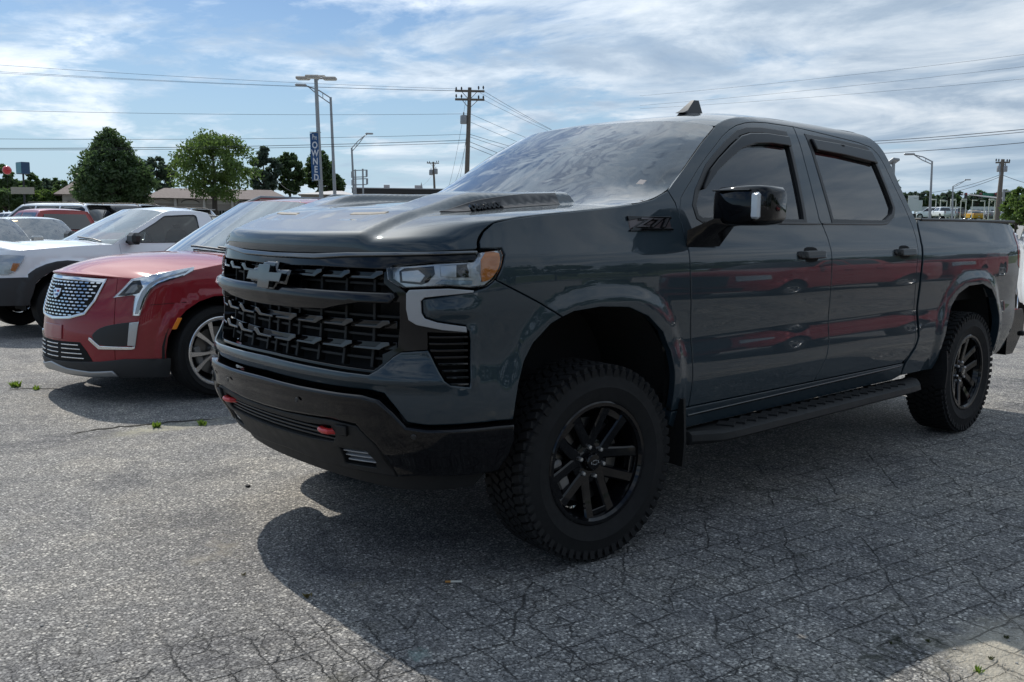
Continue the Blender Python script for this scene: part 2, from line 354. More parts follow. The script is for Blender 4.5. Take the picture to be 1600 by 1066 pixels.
def panel(name, S, out, material, parent, d=0.0, th=.012, h=.03, holes=(), lip=.003, sink=.003, smooth=0, wall=True, xz=False, flat=False):
    """solid panel lying on surface S, outline in its (s, z); d = distance above the skin (number or function)"""
    out = np.array(out, float)
    if xz: out = np.stack([[S.s_at(x) for x in out[:, 0]], out[:, 1]], 1)
    if smooth: out = chaikin(out, smooth)
    loops = []
    for i, L in enumerate([out] + [np.array(q, float) for q in holes]):
        L = resample(L, h)
        k_ = np.hypot(*(np.roll(L, -1, 0) - L).T) > 1e-5; L = L[k_]
        a = area(L)
        if (a < 0) == (i == 0): L = L[::-1]
        loops.append(L)
    ins = [inset(L, lip) for L in loops]
    x0, y0 = loops[0].min(0); x1, y1 = loops[0].max(0)
    gx, gy = np.meshgrid(np.arange(x0+h/2, x1, h), np.arange(y0+h/2, y1, h)); gx = gx + ((np.arange(gx.shape[0]) % 2)*h*.5)[:, None]
    G = np.c_[gx.ravel(), gy.ravel()]
    if len(G):
        ok = inpoly(G, ins[0])
        for L in ins[1:]: ok &= ~inpoly(G, L)
        G = G[ok]
        for L in ins:
            if len(G): G = G[segdist(G, L) > h*.45]
    pts = np.concatenate(ins + [G]) if len(G) else np.concatenate(ins)
    ed = []; o = 0
    for L in ins: n = len(L); ed += [(o+i, o+(i+1) % n) for i in range(n)]; o += n
    r = delaunay_2d_cdt([Vector(p) for p in pts], ed, [], 0, 1e-7)
    V2 = np.array([tuple(p) for p in r[0]]); F = np.array([f for f in r[2] if len(f) == 3])
    cen = V2[F].mean(1); ok = inpoly(cen, ins[0])
    for L in ins[1:]: ok &= ~inpoly(cen, L)
    F = F[ok]
    a, b, c = V2[F[:, 0]], V2[F[:, 1]], V2[F[:, 2]]; ar = (b-a)[:, 0]*(c-a)[:, 1] - (b-a)[:, 1]*(c-a)[:, 0]
    F[ar < 0] = F[ar < 0][:, ::-1]; F = F[np.abs(ar) > 1e-9]
    df = d if callable(d) else (lambda s, z: d + 0*s)
    def Q(P, dd=0.0): return S(P[:, 0], P[:, 1], df(P[:, 0], P[:, 1]) + dd)
    def NN(P):
        e = 2e-3; ex = np.array([e, 0]); ey = np.array([0, e]); t1 = Q(P+ex) - Q(P-ex); t2 = Q(P+ey) - Q(P-ey)
        n_ = np.cross(t1, t2); return n_/np.linalg.norm(n_, axis=1)[:, None]
    P0 = Q(V2); N0 = NN(V2); vs = [P0]; ns = [N0]; fs = F.tolist(); base = len(V2)
    off = 0
    for li, (L, I) in enumerate(zip(loops, ins)):
        n = len(L)
        idx = [r[3].index([off+i]) if False else None for i in range(0)]
        P1 = Q(L, -sink); N1 = NN(L); tan = np.roll(P1, -1, 0) - np.roll(P1, 1, 0); outv = np.cross(tan, N1); outv /= np.maximum(np.linalg.norm(outv, axis=1)[:, None], 1e-9)
        P2 = P1 - N1*th; nr = N1*.6 + outv*.8; nr /= np.linalg.norm(nr, axis=1)[:, None]
        I3 = Q(I); NI = NN(I)
        vs += [I3, P1] + ([P1, P2] if wall else []); ns += [NI, nr] + ([outv, outv] if wall else [])
        b0 = base; b1 = base+n
        for i in range(n):
            j = (i+1) % n
            fs.append([b0+i, b1+i, b1+j, b0+j])
            if wall: fs.append([b1+n+i, b1+2*n+i, b1+2*n+j, b1+n+j])
        base += 4*n if wall else 2*n; off += n
    return mesh(name, np.concatenate(vs), fs, material, parent, smooth=True, normals=None if flat else np.concatenate(ns))
def both(fn):
    """run a builder for the left side and for its mirror image"""
    fn(1); fn(-1)
def flip(p, sg): return [(x*sg, y) for x, y in p]
class Patch:
    """skin between a front curve, a back curve and a side edge (mirrored about y = 0); (a, b) in metres across and along"""
    def __init__(s, F, C, E, K, w=.9, l=1.3, bump=None, pw=2.0):
        def cur(P):
            P = np.array(P, float); q = np.r_[0, np.cumsum(np.linalg.norm(np.diff(P, axis=0), axis=1))]; q /= q[-1]
            fs = [crom(q, P[:, i]) for i in range(3)]; return lambda t: np.stack([f(t) for f in fs], -1)
        s.F, s.C, s.E, s.K = map(cur, (F, C, E, K)); s.w = w; s.l = l; s.bump = bump; s.pw = pw
    def __call__(s, a, b, d=0.0):
        a = np.asarray(a, float); b = np.asarray(b, float)
        def pos(a, b):
            t = np.clip(np.abs(a)/s.w, 0, 1.02); v = np.clip(b/s.l, -.02, 1.02); sg = np.where(a < 0, -1., 1.)
            w = (t**s.pw)[..., None]; vv = v[..., None]
            P = (1-vv)*s.F(t) + vv*s.C(t) + (1-w)*s.K(v) + w*s.E(v) - ((1-w)*((1-vv)*s.F(0*t) + vv*s.C(0*t)) + w*((1-vv)*s.F(0*t+1) + vv*s.C(0*t+1)))
            P = P.copy(); P[..., 1] *= sg
            if s.bump is not None: P[..., 2] += s.bump(P[..., 0], np.abs(P[..., 1]), v)
            return P
        P = pos(a, b)
        if np.any(np.asarray(d) != 0):
            e = 3e-3; n_ = np.cross(pos(a+e, b) - pos(a-e, b), pos(a, b+e) - pos(a, b-e)); n_ /= np.maximum(np.linalg.norm(n_, axis=-1)[..., None], 1e-9)
            P = P + n_*np.asarray(d)[..., None] if np.ndim(d) else P + n_*d
        return P
def rrect(w, l, r=.02, n=3, a0=0, b0=0):
    p = []
    for cx, cy, t in ((w-r, r, -90), (w-r, l-r, 0), (-w+r, l-r, 90), (-w+r, r, 180)):
        for i in range(n+1): a = math.radians(t + 90*i/n); p.append((cx + r*math.cos(a) + a0, cy + r*math.sin(a) + b0))
    return p
def text_mesh(name, body, size, material, parent, M, extrude=.004, shear=0, bold=0, xs=1.0, align='CENTER', spacing=1.0, bevel=0):
    c = bpy.data.curves.new(name, 'FONT'); c.body = body; c.size = size; c.extrude = extrude; c.offset = bold; c.shear = shear; c.align_x = align; c.align_y = 'CENTER'; c.space_character = spacing
    c.bevel_depth = bevel; c.resolution_u = 3
    o = bpy.data.objects.new(name, c); COL.objects.link(o); dg = bpy.context.evaluated_depsgraph_get()
    me = bpy.data.meshes.new_from_object(o.evaluated_get(dg)); bpy.data.objects.remove(o)
    me.transform(Matrix.Diagonal((xs, 1, 1, 1))); me.transform(M); me.materials.clear(); me.materials.append(material); me.name = name
    ob = bpy.data.objects.new(name, me); COL.objects.link(ob); ob.parent = parent; return ob
def frame_on(S, s, z, d=0.0):
    """matrix whose x runs along the skin as seen from outside, y up, z out"""
    e = .01; P = S(np.array([s]), np.array([z]), d)[0]
    t1 = (S(np.array([s+e]), np.array([z]), d) - S(np.array([s-e]), np.array([z]), d))[0]; t2 = (S(np.array([s]), np.array([z+e]), d) - S(np.array([s]), np.array([z-e]), d))[0]
    x = Vector(t1).normalized(); n_ = x.cross(Vector(t2)).normalized(); y = n_.cross(x)
    M = Matrix((x, y, n_)).transposed().to_4x4(); M.translation = Vector(P); return M
# ------------------------------------------------------------------ wheels
def tyre_mb(R, rr, w, lug=True, n=60, seed=1):
    m = MB(); h = w/2
    prof = [(rr-.004, -h*.80), (rr+.012, -h*.90), (rr+(R-rr)*.45, -h), (R-.055, -h*.985), (R-.026, -h*.93), (R-.013, -h*.80), (R-.010, 0), (R-.013, h*.80), (R-.026, h*.93), (R-.055, h*.985),
            (rr+(R-rr)*.5, h), (rr+(R-rr)*.44, h+.003), (rr+(R-rr)*.38, h), (rr+.026, h*.93), (rr+.014, h*.90), (rr-.004, h*.82)]
    m.lathe(prof, 72, close=True)
    if lug:
        rnd = random.Random(seed)
        for i in range(n):
            a = 2*math.pi*i/n
            for j, (yc, wd, da, sk) in enumerate(((-h*.70, w*.19, 0, .35), (-h*.30, w*.17, .5, -.5), (h*.06, w*.15, .1, .5), (h*.38, w*.14, .6, -.45), (h*.73, w*.19, .15, .35))):
                aa = a + da*2*math.pi/n; R3 = Matrix.Rotation(-aa, 3, 'Y') @ Matrix.Rotation(sk + rnd.uniform(-.08, .08), 3, 'X')
                c = Matrix.Rotation(-aa, 3, 'Y') @ Vector((R-.009, yc, 0))
                m.box(c, (.022, wd, 2*math.pi*R/n*.66), R3)
            for s in (-1, 1):   # shoulder lugs
                aa = a + (.15 if s > 0 else 0)*2*math.pi/n; Rm = Matrix.Rotation(-aa, 3, 'Y')
                L = .052 if i % 2 else .034
                m.box(Rm @ Vector((R-.012-L/2, s*h*.955, 0)), (L, w*.035, 2*math.pi*R/n*.55), Rm @ Matrix.Rotation(s*.18, 3, 'Z'))
    return m
def make_wheel(name, parent, loc, rz, R, rr, w, style, side=1, spin=0.0, dup=None):
    """wheel whose outer face looks along its own +y (side = 1) or -y"""
    rot = rz if side > 0 else rz + math.pi
    if dup is not None:
        c = dup.copy(); COL.objects.link(c); c.parent = parent; c.location = loc; c.rotation_euler = (0, spin, rot)
        for ch in dup.children:
            d = ch.copy(); COL.objects.link(d); d.parent = c
        return c
    h = w/2
    b = MB(); b.lathe([(rr-.012, -h*.8), (rr-.03, -h*.6), (rr-.035, h*.45), (rr-.016, h*.80), (rr+.008, h*.86), (rr+.012, h*.90), (rr+.006, h*.935), (rr-.008, h*.93), (rr-.018, h*.84)], 56)
    mats = {'split': (GLOSSB, GLOSSB), 'fan': (ALLOY, SATB), 'simple': (ALLOY, SATB), 'steel': (DCHROME, SATB)}[style]
    rim = b.build('wheel', mats[0], parent, True, loc=loc); rim.rotation_euler = (0, spin, rot); rim.name = name
    tyre_mb(R, rr, w, lug=(style == 'split')).build('tyre', RUBBER, rim, True, angle=30)
    e = MB()
    if style == 'split':
        yo = h*.80
        e.lathe([(.0, yo-.041), (.080, yo-.041), (.095, yo-.046), (.104, yo-.075), (.104, yo-.12)], 40)
        for i in range(5):
            a = 2*math.pi*i/5
            for s in (-1, 1):
                v = []
                for t, r_ in enumerate((.050, .115, .175, rr-.016, rr+.002)):
                    o = s*(.036 + .0075*t); wd = (.050, .046, .044, .050, .064)[t]; yt = yo - (.038, .030, .018, .004, .002)[t]; yb = yt - (.06, .045, .04, .04, .04)[t]
                    for (z_, y_) in ((o-wd/2*1.25, yb), (o-wd/2, yt-.006), (o-wd*.36, yt), (o+wd*.36, yt), (o+wd/2, yt-.006), (o+wd/2*1.25, yb)):
                        v.append(Matrix.Rotation(-a, 3, 'Y') @ Vector((math.sqrt(max(r_*r_-z_*z_, 1e-6)), y_, z_)))
                f = []
                for t in range(4): f += [(t*6+j, t*6+j+1, t*6+7+j, t*6+6+j) for j in range(5)]
                f += [(0, 1, 2, 3, 4, 5), (24, 25, 26, 27, 28, 29)]; e.add(v, f)
            w_ = MB(); w_.box((rr-.030, yo-.018, 0), (.040, .014, .12), bev=.003); w_.xf(Matrix.Rotation(-a, 4, 'Y')); e.add(w_.v, w_.f)
    elif style == 'fan':
        yo = h*.82
        e.lathe([(.0, yo-.02), (.05, yo-.02), (.075, yo-.03), (.085, yo-.06)], 32)
        for i in range(10):
            a = 2*math.pi*(i//2)/5 + (.17 if i % 2 else -.17); wd0, wd1 = .020, .052; v = []
            for r_, wd, yy in ((.055, .024, yo-.025), (.14, .030, yo-.018), (rr-.005, .050, yo-.002)):
                for z_, y_ in ((-wd/2, yy-.03), (-wd/2*.8, yy), (wd/2*.8, yy), (wd/2, yy-.03)): v.append(Matrix.Rotation(-a - (r_-.05)*(.5 if i % 2 else -.5), 3, 'Y') @ Vector((r_, y_, z_)))
            e.add(v, [(t*4+j, t*4+j+1, t*4+5+j, t*4+4+j) for t in range(2) for j in range(3)] + [(0, 1, 2, 3), (8, 9, 10, 11)])
    else:
        yo = h*.75
        e.lathe([(.0, yo-.02), (.05, yo-.02), (.07, yo-.04)], 20)
        for i in range(6):
            a = 2*math.pi*i/6; Rm = Matrix.Rotation(-a, 3, 'Y'); e.box(Rm @ Vector(((rr+.05)/2, yo-.03, 0)), (rr-.03, .03, .055), Rm)
    e.build('spokes', mats[0], rim, True)
    q = MB(); q.lathe([(.0, h*.2), (rr*.72, h*.2), (rr*.72, h*.06), (0, h*.06)], 32, close=True); q.build('brake_disc', mat('brake disc steel', (.20, .19, .18), .4, .8), rim, True)
    cl = MB(); cl.box((rr*.62, h*.22, .02), (.06, .07, .16), bev=.01); cl.build('brake_caliper', mat('caliper cast', (.22, .21, .20), .5, .5), rim)
    bk = MB(); bk.lathe([(0, -h*.2), (rr-.035, -h*.2)], 32); bk.build('backing_plate', VOID, rim)
    if style in ('split', 'fan'):
        k_ = MB(); yo = h*.80
        if style == 'split': k_.lathe([(0, yo-.012), (.032, yo-.014), (.040, yo-.024), (.042, yo-.042)], 28)
        else: k_.lathe([(0, yo+.004), (.03, yo+.002), (.035, yo-.02)], 28)
        cp = k_.build('hub_cap', GLOSSB, rim, True)
        nn = 6 if style == 'split' else 5
        nut = MB(); nut.lathe([(0, .022), (.008, .021), (.011, .014), (.011, 0)], 6)
        proto = None
        for i in range(nn):
            a = 2*math.pi*(i+.5)/nn + .2; p = (.0665*math.cos(a), yo-.043 if style == 'split' else yo-.028, .0665*math.sin(a))
            if proto is None: proto = nut.build('lug_nut', mat('bright nut', (.6, .6, .6), .3, .9), rim, loc=p)
            else: z_ = proto.copy(); COL.objects.link(z_); z_.location = p
        if style == 'split':
            bt = [(-.024,-.006),(-.020,.006),(-.009,.006),(-.008,.011),(.010,.011),(.009,.006),(.024,.006),(.020,-.006),(.009,-.006),(.008,-.011),(-.010,-.011),(-.009,-.006)]
            g = MB(); inn = [(x*.78, y*.68) for x, y in bt]; n = 12
            ca, sa = math.cos(.4), math.sin(.4); T = lambda p: (p[0]*ca - p[1]*sa, yo-.0105, p[0]*sa + p[1]*ca)
            g.add([T(p) for p in bt] + [T(p) for p in inn], [(i, (i+1) % n, n+(i+1) % n, n+i) for i in range(n)]); g.build('hub_emblem', CHROME, rim)
    return rim
# ------------------------------------------------------------------ the dark pickup in front
TR = empty('pickup_truck')
tag(TR, 'large dark grey green crew cab pickup truck with black wheels filling the foreground', 'truck')
S = TRUCK
def tp(name, out, material, sides=2, **k):
    parent = k.pop('parent', TR)
    if sides == 1: return panel(name, S, out, material, parent, **k)
    a = None
    for sg in (1, -1):
        kk = dict(k)
        if callable(kk.get('d')):
            f = kk['d']; kk['d'] = lambda s, z, f=f: f(np.abs(s), z)
        if 'holes' in kk: kk['holes'] = [flip(h, sg) for h in kk['holes']]
        o = panel(name, S, flip(out, sg), material, parent, **kk)
        a = a or o
    return a
def full(half):   # right half listed from the centre, mirrored into a full outline (first and last lie on the centre line)
    return [(x, y) for x, y in half] + [(-x, y) for x, y in half[::-1] if abs(x) > 1e-6]
G = .0025
def gp(out): return inset(np.array(out, float) if area(np.array(out, float)) > 0 else np.array(out, float)[::-1], G)
FR = [(2.302,1.404),(2.303,1.332),(2.303,1.186),(2.325,.962),(2.343,.832),(2.352,.61),(2.352,.545)]
fender = [(1.083,1.302),(1.086,1.331),(1.113,1.365),(1.167,1.399),(1.264,1.418),(1.39,1.432),(1.618,1.452),(1.872,1.475),(1.983,1.489),(2.12,1.512),(2.25,1.556),(2.285,1.50),(2.296,1.45)] + FR + [(2.20,.545),(2.195,.62),(2.190,.74),(2.165,.829),(2.105,.921),(1.99,1.000),(1.856,1.046),(1.682,1.057),(1.523,1.046),(1.463,1.027),(1.36,1.085),(1.143,1.184),(1.172,1.234),(1.190,1.279),(1.182,1.303)]
fo = tp('front_fender', gp(fender), PAINT, h=.022, th=.03)
lower = [(0,.833),(.366,.828),(.656,.824),(.69,.847),(.739,.893),(.772,.912),(.875,.921),(.937,.811),(.962,.790),(1.036,.780),(1.038,.954),(1.034,.992),(1.024,1.000),(1.02,1.017),(.912,1.033),(.868,1.047),(.856,1.066),(.854,1.113),(.873,1.117),(1.049,1.141),(1.104,1.157),(1.143,1.184),(1.36,1.085),(1.463,1.027),(1.405,1.003),(1.319,.932),(1.275,.86),(1.245,.78),(1.228,.70),(1.222,.640),(.875,.640),(.801,.650),(.758,.706),(.712,.757),(.643,.765),(.394,.762),(.089,.764),(0,.766)]
def chin(s, z):
    a = np.abs(s); m_ = sstep(z, .765, .80)*(1-sstep(z, .815, .90))*(1-sstep(a, .93, .99))*.022
    pod = sstep(z, 1.03, 1.06)*(1-sstep(z, 1.08, 1.13))*sstep(a, .86, .90)*(1-sstep(a, .98, 1.10))*.014
    edge = (1-sstep(np.abs(a-1.05), .0, .028))*.010*sstep(z, .76, .82)*(1-sstep(z, .98, 1.03))
    return m_ + pod + edge - .004
tp('bumper_cover', full(lower), PAINT, 1, h=.020, th=.05, d=chin, lip=.006, sink=.005)
bum = [(0,.747),(.299,.744),(.640,.747),(.705,.734),(.756,.688),(.803,.634),(.875,.624),(1.215,.622),(1.225,.56),(1.215,.49),(1.18,.428),(.828,.430),(.735,.418),(.722,.447),(.676,.552),(.600,.628),(.468,.636),(.166,.622),(0,.620)]
tp('front_bumper', full(bum), GLOSSB, 1, h=.025, th=.06, d=lambda s, z: .022 + .012*sstep(z, .66, .72)*(1-sstep(np.abs(s), .62, .78)), lip=.012, sink=.010)
insr = [(0,.612),(.166,.614),(.468,.627),(.592,.619),(.666,.546),(.712,.444),(.724,.414),(.35,.408),(0,.418)]
slot = [(0,.588),(.30,.590),(.455,.600),(.470,.560),(.440,.530),(.30,.520),(0,.515)]
fogp = [(.462,.505),(.605,.514),(.632,.468),(.626,.440),(.445,.434)]
tp('lower_grille_insert', full(insr), MATTB, 1, h=.025, th=.05, d=.006, lip=.006, sink=.005, holes=[full(slot), fogp, flip(fogp, -1)])
tp('lower_grille_void', full([(0,.62),(.64,.62),(.70,.43),(0,.41)]), VOID, 1, d=-.06, wall=False)
for z0 in (.535, .553, .571):
    tp('lower_grille_bar', full([(0,z0+.006),(.46,z0+.010),(.46,z0+.002),(0,z0-.002)]), SATB, 1, d=-.006, h=.05, th=.02)
for i in range(3):
    tp('fog_louvre', [(.455+.004*i,.495-.020*i),(.61+.006*i,.503-.020*i),(.613+.006*i,.497-.020*i),(.457+.004*i,.489-.020*i)], SILVERP, d=-.004, h=.04, th=.02)
tp('tow_cover', [(.497,.612),(.553,.614),(.548,.572),(.497,.570)], MATTB, d=.020, h=.03, th=.02, lip=.004)
tp('front_air_dam', full([(0,.418),(.35,.410),(.72,.418),(.83,.43),(1.17,.425),(1.10,.36),(.7,.345),(0,.345)]), MATTB, 1, d=-.04, h=.05, th=.02)
sn = MB(); sn.lathe([(0,.003),(.009,.003),(.011,0)], 12)
for s_, z_ in ((.30,.688),(-.30,.690),(.83,.60),(-.52,.69)):
    o = sn.build('parking_sensor', SATB, TR, True); o.matrix_local = frame_on(S, s_, z_, .024+.012*(abs(s_) < .7)) @ Matrix.Rotation(math.radians(90), 4, 'X')
for sg in (1, -1):   # red recovery hooks
    hk = MB(); hk.tube([(.86, -.055, 0), (.93, -.052, 0), (.965, -.030, 0), (.972, 0, 0), (.965, .030, 0), (.93, .052, 0), (.86, .055, 0)], .017, 10)
    o = hk.build('tow_hook', REDP, TR, True, loc=(-.005, .425*sg, .578)); o.scale = (.92, .92, .72); o.location.x = .045
# grille
tp('grille_void', full([(0,1.30),(.60,1.30),(1.06,1.285),(1.0,1.12),(.86,1.10),(.86,1.0),(.88,.94),(.78,.86),(.66,.79),(0,.79)]), VOID, 1, d=-.115, h=.05, wall=False)
tp('grille_top_bar', full([(0,1.268),(.30,1.272),(.50,1.283),(1.070,1.296),(1.072,1.286),(.50,1.266),(.30,1.252),(0,1.250)]), DCHROME, 1, d=.006, h=.03, th=.05, lip=.005, sink=.006)
tp('grille_header', full([(0,1.248),(.30,1.250),(.50,1.264),(1.070,1.283),(1.064,1.258),(.90,1.252),(.727,1.236),(.70,1.222),(.30,1.222),(0,1.215)]), GLOSSB, 1, d=-.012, h=.03, th=.05)
tp('grille_side_panel', [(.712,1.222),(.727,1.234),(.700,1.229),(.712,1.182),(.776,1.148),(.794,1.132),(.792,1.078),(.803,1.034),(.834,1.015),(.929,.998),(1.030,.990),(1.028,.984),(.873,.990),(.873,.924),(.772,.914),(.739,.895),(.694,.852),(.69,.90),(.755,.93),(.762,1.0),(.762,1.10),(.690,1.10),(.690,1.13),(.74,1.135),(.690,1.17),(.690,1.21)], GLOSSB, d=-.012, h=.025, th=.08, lip=.002)
mb_ = [(0,1.136),(.30,1.134),(.74,1.138),(.752,1.120),(.735,1.096),(.60,1.094),(.40,1.056),(.20,1.048),(0,1.046)]
tp('grille_mid_bar', full(mb_), GLOSSB, 1, d=lambda s, z: .012 + .014*(1-sstep(np.abs(z-1.10), .0, .05)), h=.022, th=.07, lip=.009, sink=.012)
tp('grille_bottom_lip', full([(0,.846),(.37,.842),(.655,.838),(.695,.868),(.70,.858),(.66,.826),(.37,.830),(0,.834)]), GLOSSB, 1, d=-.015, h=.04, th=.06)
tooth = [(0,-.004),(.006,.004),(.096,.006),(.120,.026),(.148,.027),(.152,.015),(.130,.006),(.112,-.005)]
ribm = MB()
for r_, (zr_, s0, n_) in enumerate(((lambda s: 1.186 + .012*abs(s), .175, 3), (lambda s: 1.000 + .012*abs(s), .0, 4), (lambda s: .912 + .022*abs(s), .0, 4))):
    e_ = .70 if r_ == 0 else .735
    tp('grille_slat', full([(0, zr_(0)+.016), (e_, zr_(e_)+.016), (e_, zr_(e_)-.014), (0, zr_(0)-.014)]), GLOSSB, 1, d=-.045, h=.05, th=.03)
    for i in range(n_):
        st = s0 + .012 + i*(e_-s0-.02)/n_; sc = (e_-s0-.02)/n_/.158
        tp('grille_tooth', [(st + x*sc, zr_(st) + y*1.0 - .004) for x, y in tooth], TOOTH, d=-.012, h=.05, th=.035, lip=.0025)
for zc in (1.222, 1.160, 1.035, .962, .872):
    tp('grille_back_slat', full([(0, zc+.006), (.76, zc+.008), (.76, zc-.004), (0, zc-.006)]), mat('grille black', (.006,.006,.006), .6), 1, d=-.07, h=.06, th=.02)
for i, sc in enumerate((.05, .13, .29, .45, .61)):
    tp('grille_rib', [(sc-.007,1.245),(sc+.007,1.245),(sc+.007,.84),(sc-.007,.84)], mat('grille black', (.006,.006,.006), .6), d=-.060, h=.08, th=.03)
# emblem
bt = [(-.168,-.030),(-.140,.030),(-.062,.030),(-.054,.060),(.066,.060),(.060,.030),(.168,.030),(.140,-.030),(.062,-.030),(.054,-.060),(-.066,-.060),(-.060,-.030)]
em = panel('grille_emblem', S, [(x+.012, 1.170+y) for x, y in bt], mat('emblem border', (.11,.115,.12), .18, 1), TR, d=.026, h=.03, th=.05, lip=.010, sink=.012)
panel('emblem_face', S, inset(np.array([(x+.012, 1.170+y) for x, y in bt][::-1]), .012), DCHROME, em, d=.047, h=.03, th=.004, lip=.001, sink=.001)
# headlights
hl = [(.701,1.229),(.727,1.234),(.912,1.249),(1.066,1.256),(1.083,1.290),(1.180,1.301),(1.187,1.279),(1.172,1.234),(1.142,1.186),(1.103,1.160),(1.049,1.152),(.952,1.160),(.776,1.150),(.712,1.182)]
def head(sg):
    b = panel('headlight', S, flip(hl, sg), GLOSSB, TR, d=-.055, h=.04, th=.01)
    P_ = lambda n, o, m_, **k: panel(n, S, flip(o, sg), m_, b, **k)
    P_('lamp_bezel', inset(np.array(hl)[::-1], .004), LENSW, d=lambda s, z: -.042 + .02*sstep(np.abs(s), 1.07, 1.10), h=.03, th=.008, holes=[flip(q, 1) for q in ()])
    P_('lamp_pocket', [(.752,1.172),(.745,1.214),(.768,1.226),(.895,1.236),(.900,1.206),(.872,1.176),(.845,1.166)], VOID, d=-.036, h=.03, th=.004)
    P_('lamp_reflector', [(.764,1.178),(.758,1.214),(.83,1.222),(.86,1.20),(.84,1.174)], LENSW, d=-.032, h=.03, th=.004)
    P_('lamp_pocket', [(.925,1.196),(.922,1.238),(1.046,1.246),(1.052,1.192)], LENSW, d=-.034, h=.03, th=.004)
    P_('lamp_pocket', [(.99,1.194),(.992,1.240),(1.035,1.243),(1.042,1.194)], VOID, d=-.030, h=.03, th=.003)
    pr = MB(); pr.lathe([(0,.016),(.012,.013),(.020,.004),(.022,-.004)], 20); o = pr.build('projector_lens', mat('projector glass', (.02,.022,.025), .03, .2, 1), b, True); o.matrix_local = frame_on(S, sg*1.018, 1.217, -.026) @ Matrix.Rotation(math.radians(90), 4, 'X')
    P_('lamp_strip', [(.90,1.170),(.93,1.186),(1.055,1.182),(1.052,1.166),(.955,1.166)], mat('blue grey light strip', (.25,.33,.42), .2, .6, 1), d=-.026, h=.03, th=.003)
    P_('amber_marker', [(1.090,1.286),(1.172,1.292),(1.176,1.262),(1.164,1.226),(1.132,1.190),(1.108,1.180),(1.082,1.178)], AMBER, d=-.012, h=.025, th=.006, smooth=1)
    P_('headlight_lens', inset(np.array(hl)[::-1], .003), GL_LENS, d=-.002, h=.025, th=.004, lip=.004)
    P_('light_guide', [(.794,1.134),(.806,1.148),(.85,1.151),(.952,1.155),(1.049,1.147),(1.047,1.139),(.924,1.128),(.864,1.121),(.850,1.108),(.852,1.063),(.864,1.043),(.912,1.028),(1.02,1.011),(1.024,.990),(.929,1.000),(.834,1.018),(.803,1.036),(.794,1.078)], SILVERP, d=.004, h=.022, th=.02, lip=.003)
both(head)
# side vents with louvres
tp('vent_void', [(.873,.990),(1.030,.985),(1.034,.784),(.962,.792),(.935,.815),(.873,.928)], VOID, d=-.06, h=.05, wall=False)
for i in range(8):
    z_ = .972 - .0255*i; sl = .878 + max(0, .928 - z_)*.62
    tp('vent_louvre', [(sl, z_+.004), (1.033, z_+.003), (1.033, z_-.006), (sl+.003, z_-.005)], GLOSSB, d=lambda s, z: -.010 + 0*s, h=.04, th=.04, lip=.002)
# doors
FD_T = [(2.292,1.442),(2.335,1.528),(2.43,1.60),(2.524,1.671),(2.625,1.738),(2.725,1.799),(2.80,1.845),(2.887,1.886),(2.97,1.915),(3.069,1.937),(3.16,1.949),(3.3,1.957),(3.566,1.957)]
GAPD = [(3.566,1.957),(3.552,1.904),(3.540,1.766),(3.540,1.586),(3.546,1.44),(3.574,1.394),(3.592,1.334),(3.590,1.212),(3.590,1.031),(3.600,.882),(3.602,.754),(3.582,.668),(3.530,.590),(3.50,.545)]
win1 = [(2.435,1.440),(2.47,1.424),(2.992,1.424),(3.392,1.424),(3.40,1.50),(3.415,1.70),(3.435,1.905),(3.20,1.907),(3.05,1.895),(2.956,1.872),(2.828,1.812),(2.70,1.742),(2.60,1.680),(2.467,1.555),(2.425,1.49)]
win2 = [(3.690,1.430),(3.672,1.60),(3.662,1.75),(3.659,1.905),(4.0,1.897),(4.335,1.880),(4.375,1.85),(4.41,1.75),(4.455,1.60),(4.475,1.52),(4.44,1.475),(4.33,1.432),(4.25,1.428)]
fd = FD_T + GAPD[1:] + [(2.353,.545)] + FR[::-1][1:] + [(2.294,1.425)]
d1 = tp('front_door', gp(fd), PAINT, h=.024, th=.035, holes=[win1])
RD_T = [(3.574,1.957),(3.90,1.938),(4.27,1.914),(4.41,1.893),(4.47,1.85),(4.505,1.79),(4.55,1.68),(4.59,1.60),(4.632,1.520),(4.68,1.41),(4.690,1.343),(4.668,1.25),(4.650,1.151),(4.655,1.0),(4.680,.84),(4.700,.70),(4.692,.64),(4.64,.585),(4.57,.545)]
rd = RD_T + GAPD[::-1]
rd[-1] = (3.566,1.957)
d2 = tp('rear_door', gp(rd), PAINT, h=.024, th=.035, holes=[win2])
doors = {}
for o in TR.children:
    n_ = o.name.split('.')[0]
    if n_ in ('front_door', 'rear_door'): doors.setdefault(n_, []).append(o)
for nm, wn in (('front_door', win1), ('rear_door', win2)):
    for o, sg in zip(doors[nm], (1, -1)):
        wf = flip(wn, sg); w_ = np.array(wf); w_ = w_ if area(w_) > 0 else w_[::-1]
        panel('window_seal', S, inset(w_, -.016), SATB, o, d=.0035, h=.03, th=.03, holes=[inset(w_, .013)], lip=.003, sink=.002)
        panel('window', S, inset(w_, -.004), GL_SIDE, o, d=-.014, h=.04, th=.004, lip=.001, sink=0)
        s0, s1 = (3.232, 3.522) if nm == 'front_door' else (4.342, 4.628)
        c = (s0+s1)/2
        cup = panel('handle_recess', S, flip([(c-.06,1.290),(c+.05,1.290),(c+.075,1.265),(c+.07,1.225),(c+.04,1.208),(c-.05,1.208),(c-.075,1.225),(c-.08,1.265)], sg), VOID, o, d=.0012, h=.02, th=.001, lip=.002, sink=.001, smooth=1)
        panel('door_handle', S, flip([(s0,1.262),(s0+.02,1.272),(s1-.02,1.272),(s1,1.262),(s1,1.242),(s1-.02,1.230),(s0+.03,1.228),(s0,1.240)], sg), GLOSSB, o, d=lambda s, z, c=c: .036 - .030*sstep(np.abs(np.abs(s)-c), .09, .145), h=.015, th=.018, lip=.006, sink=.006, smooth=1)
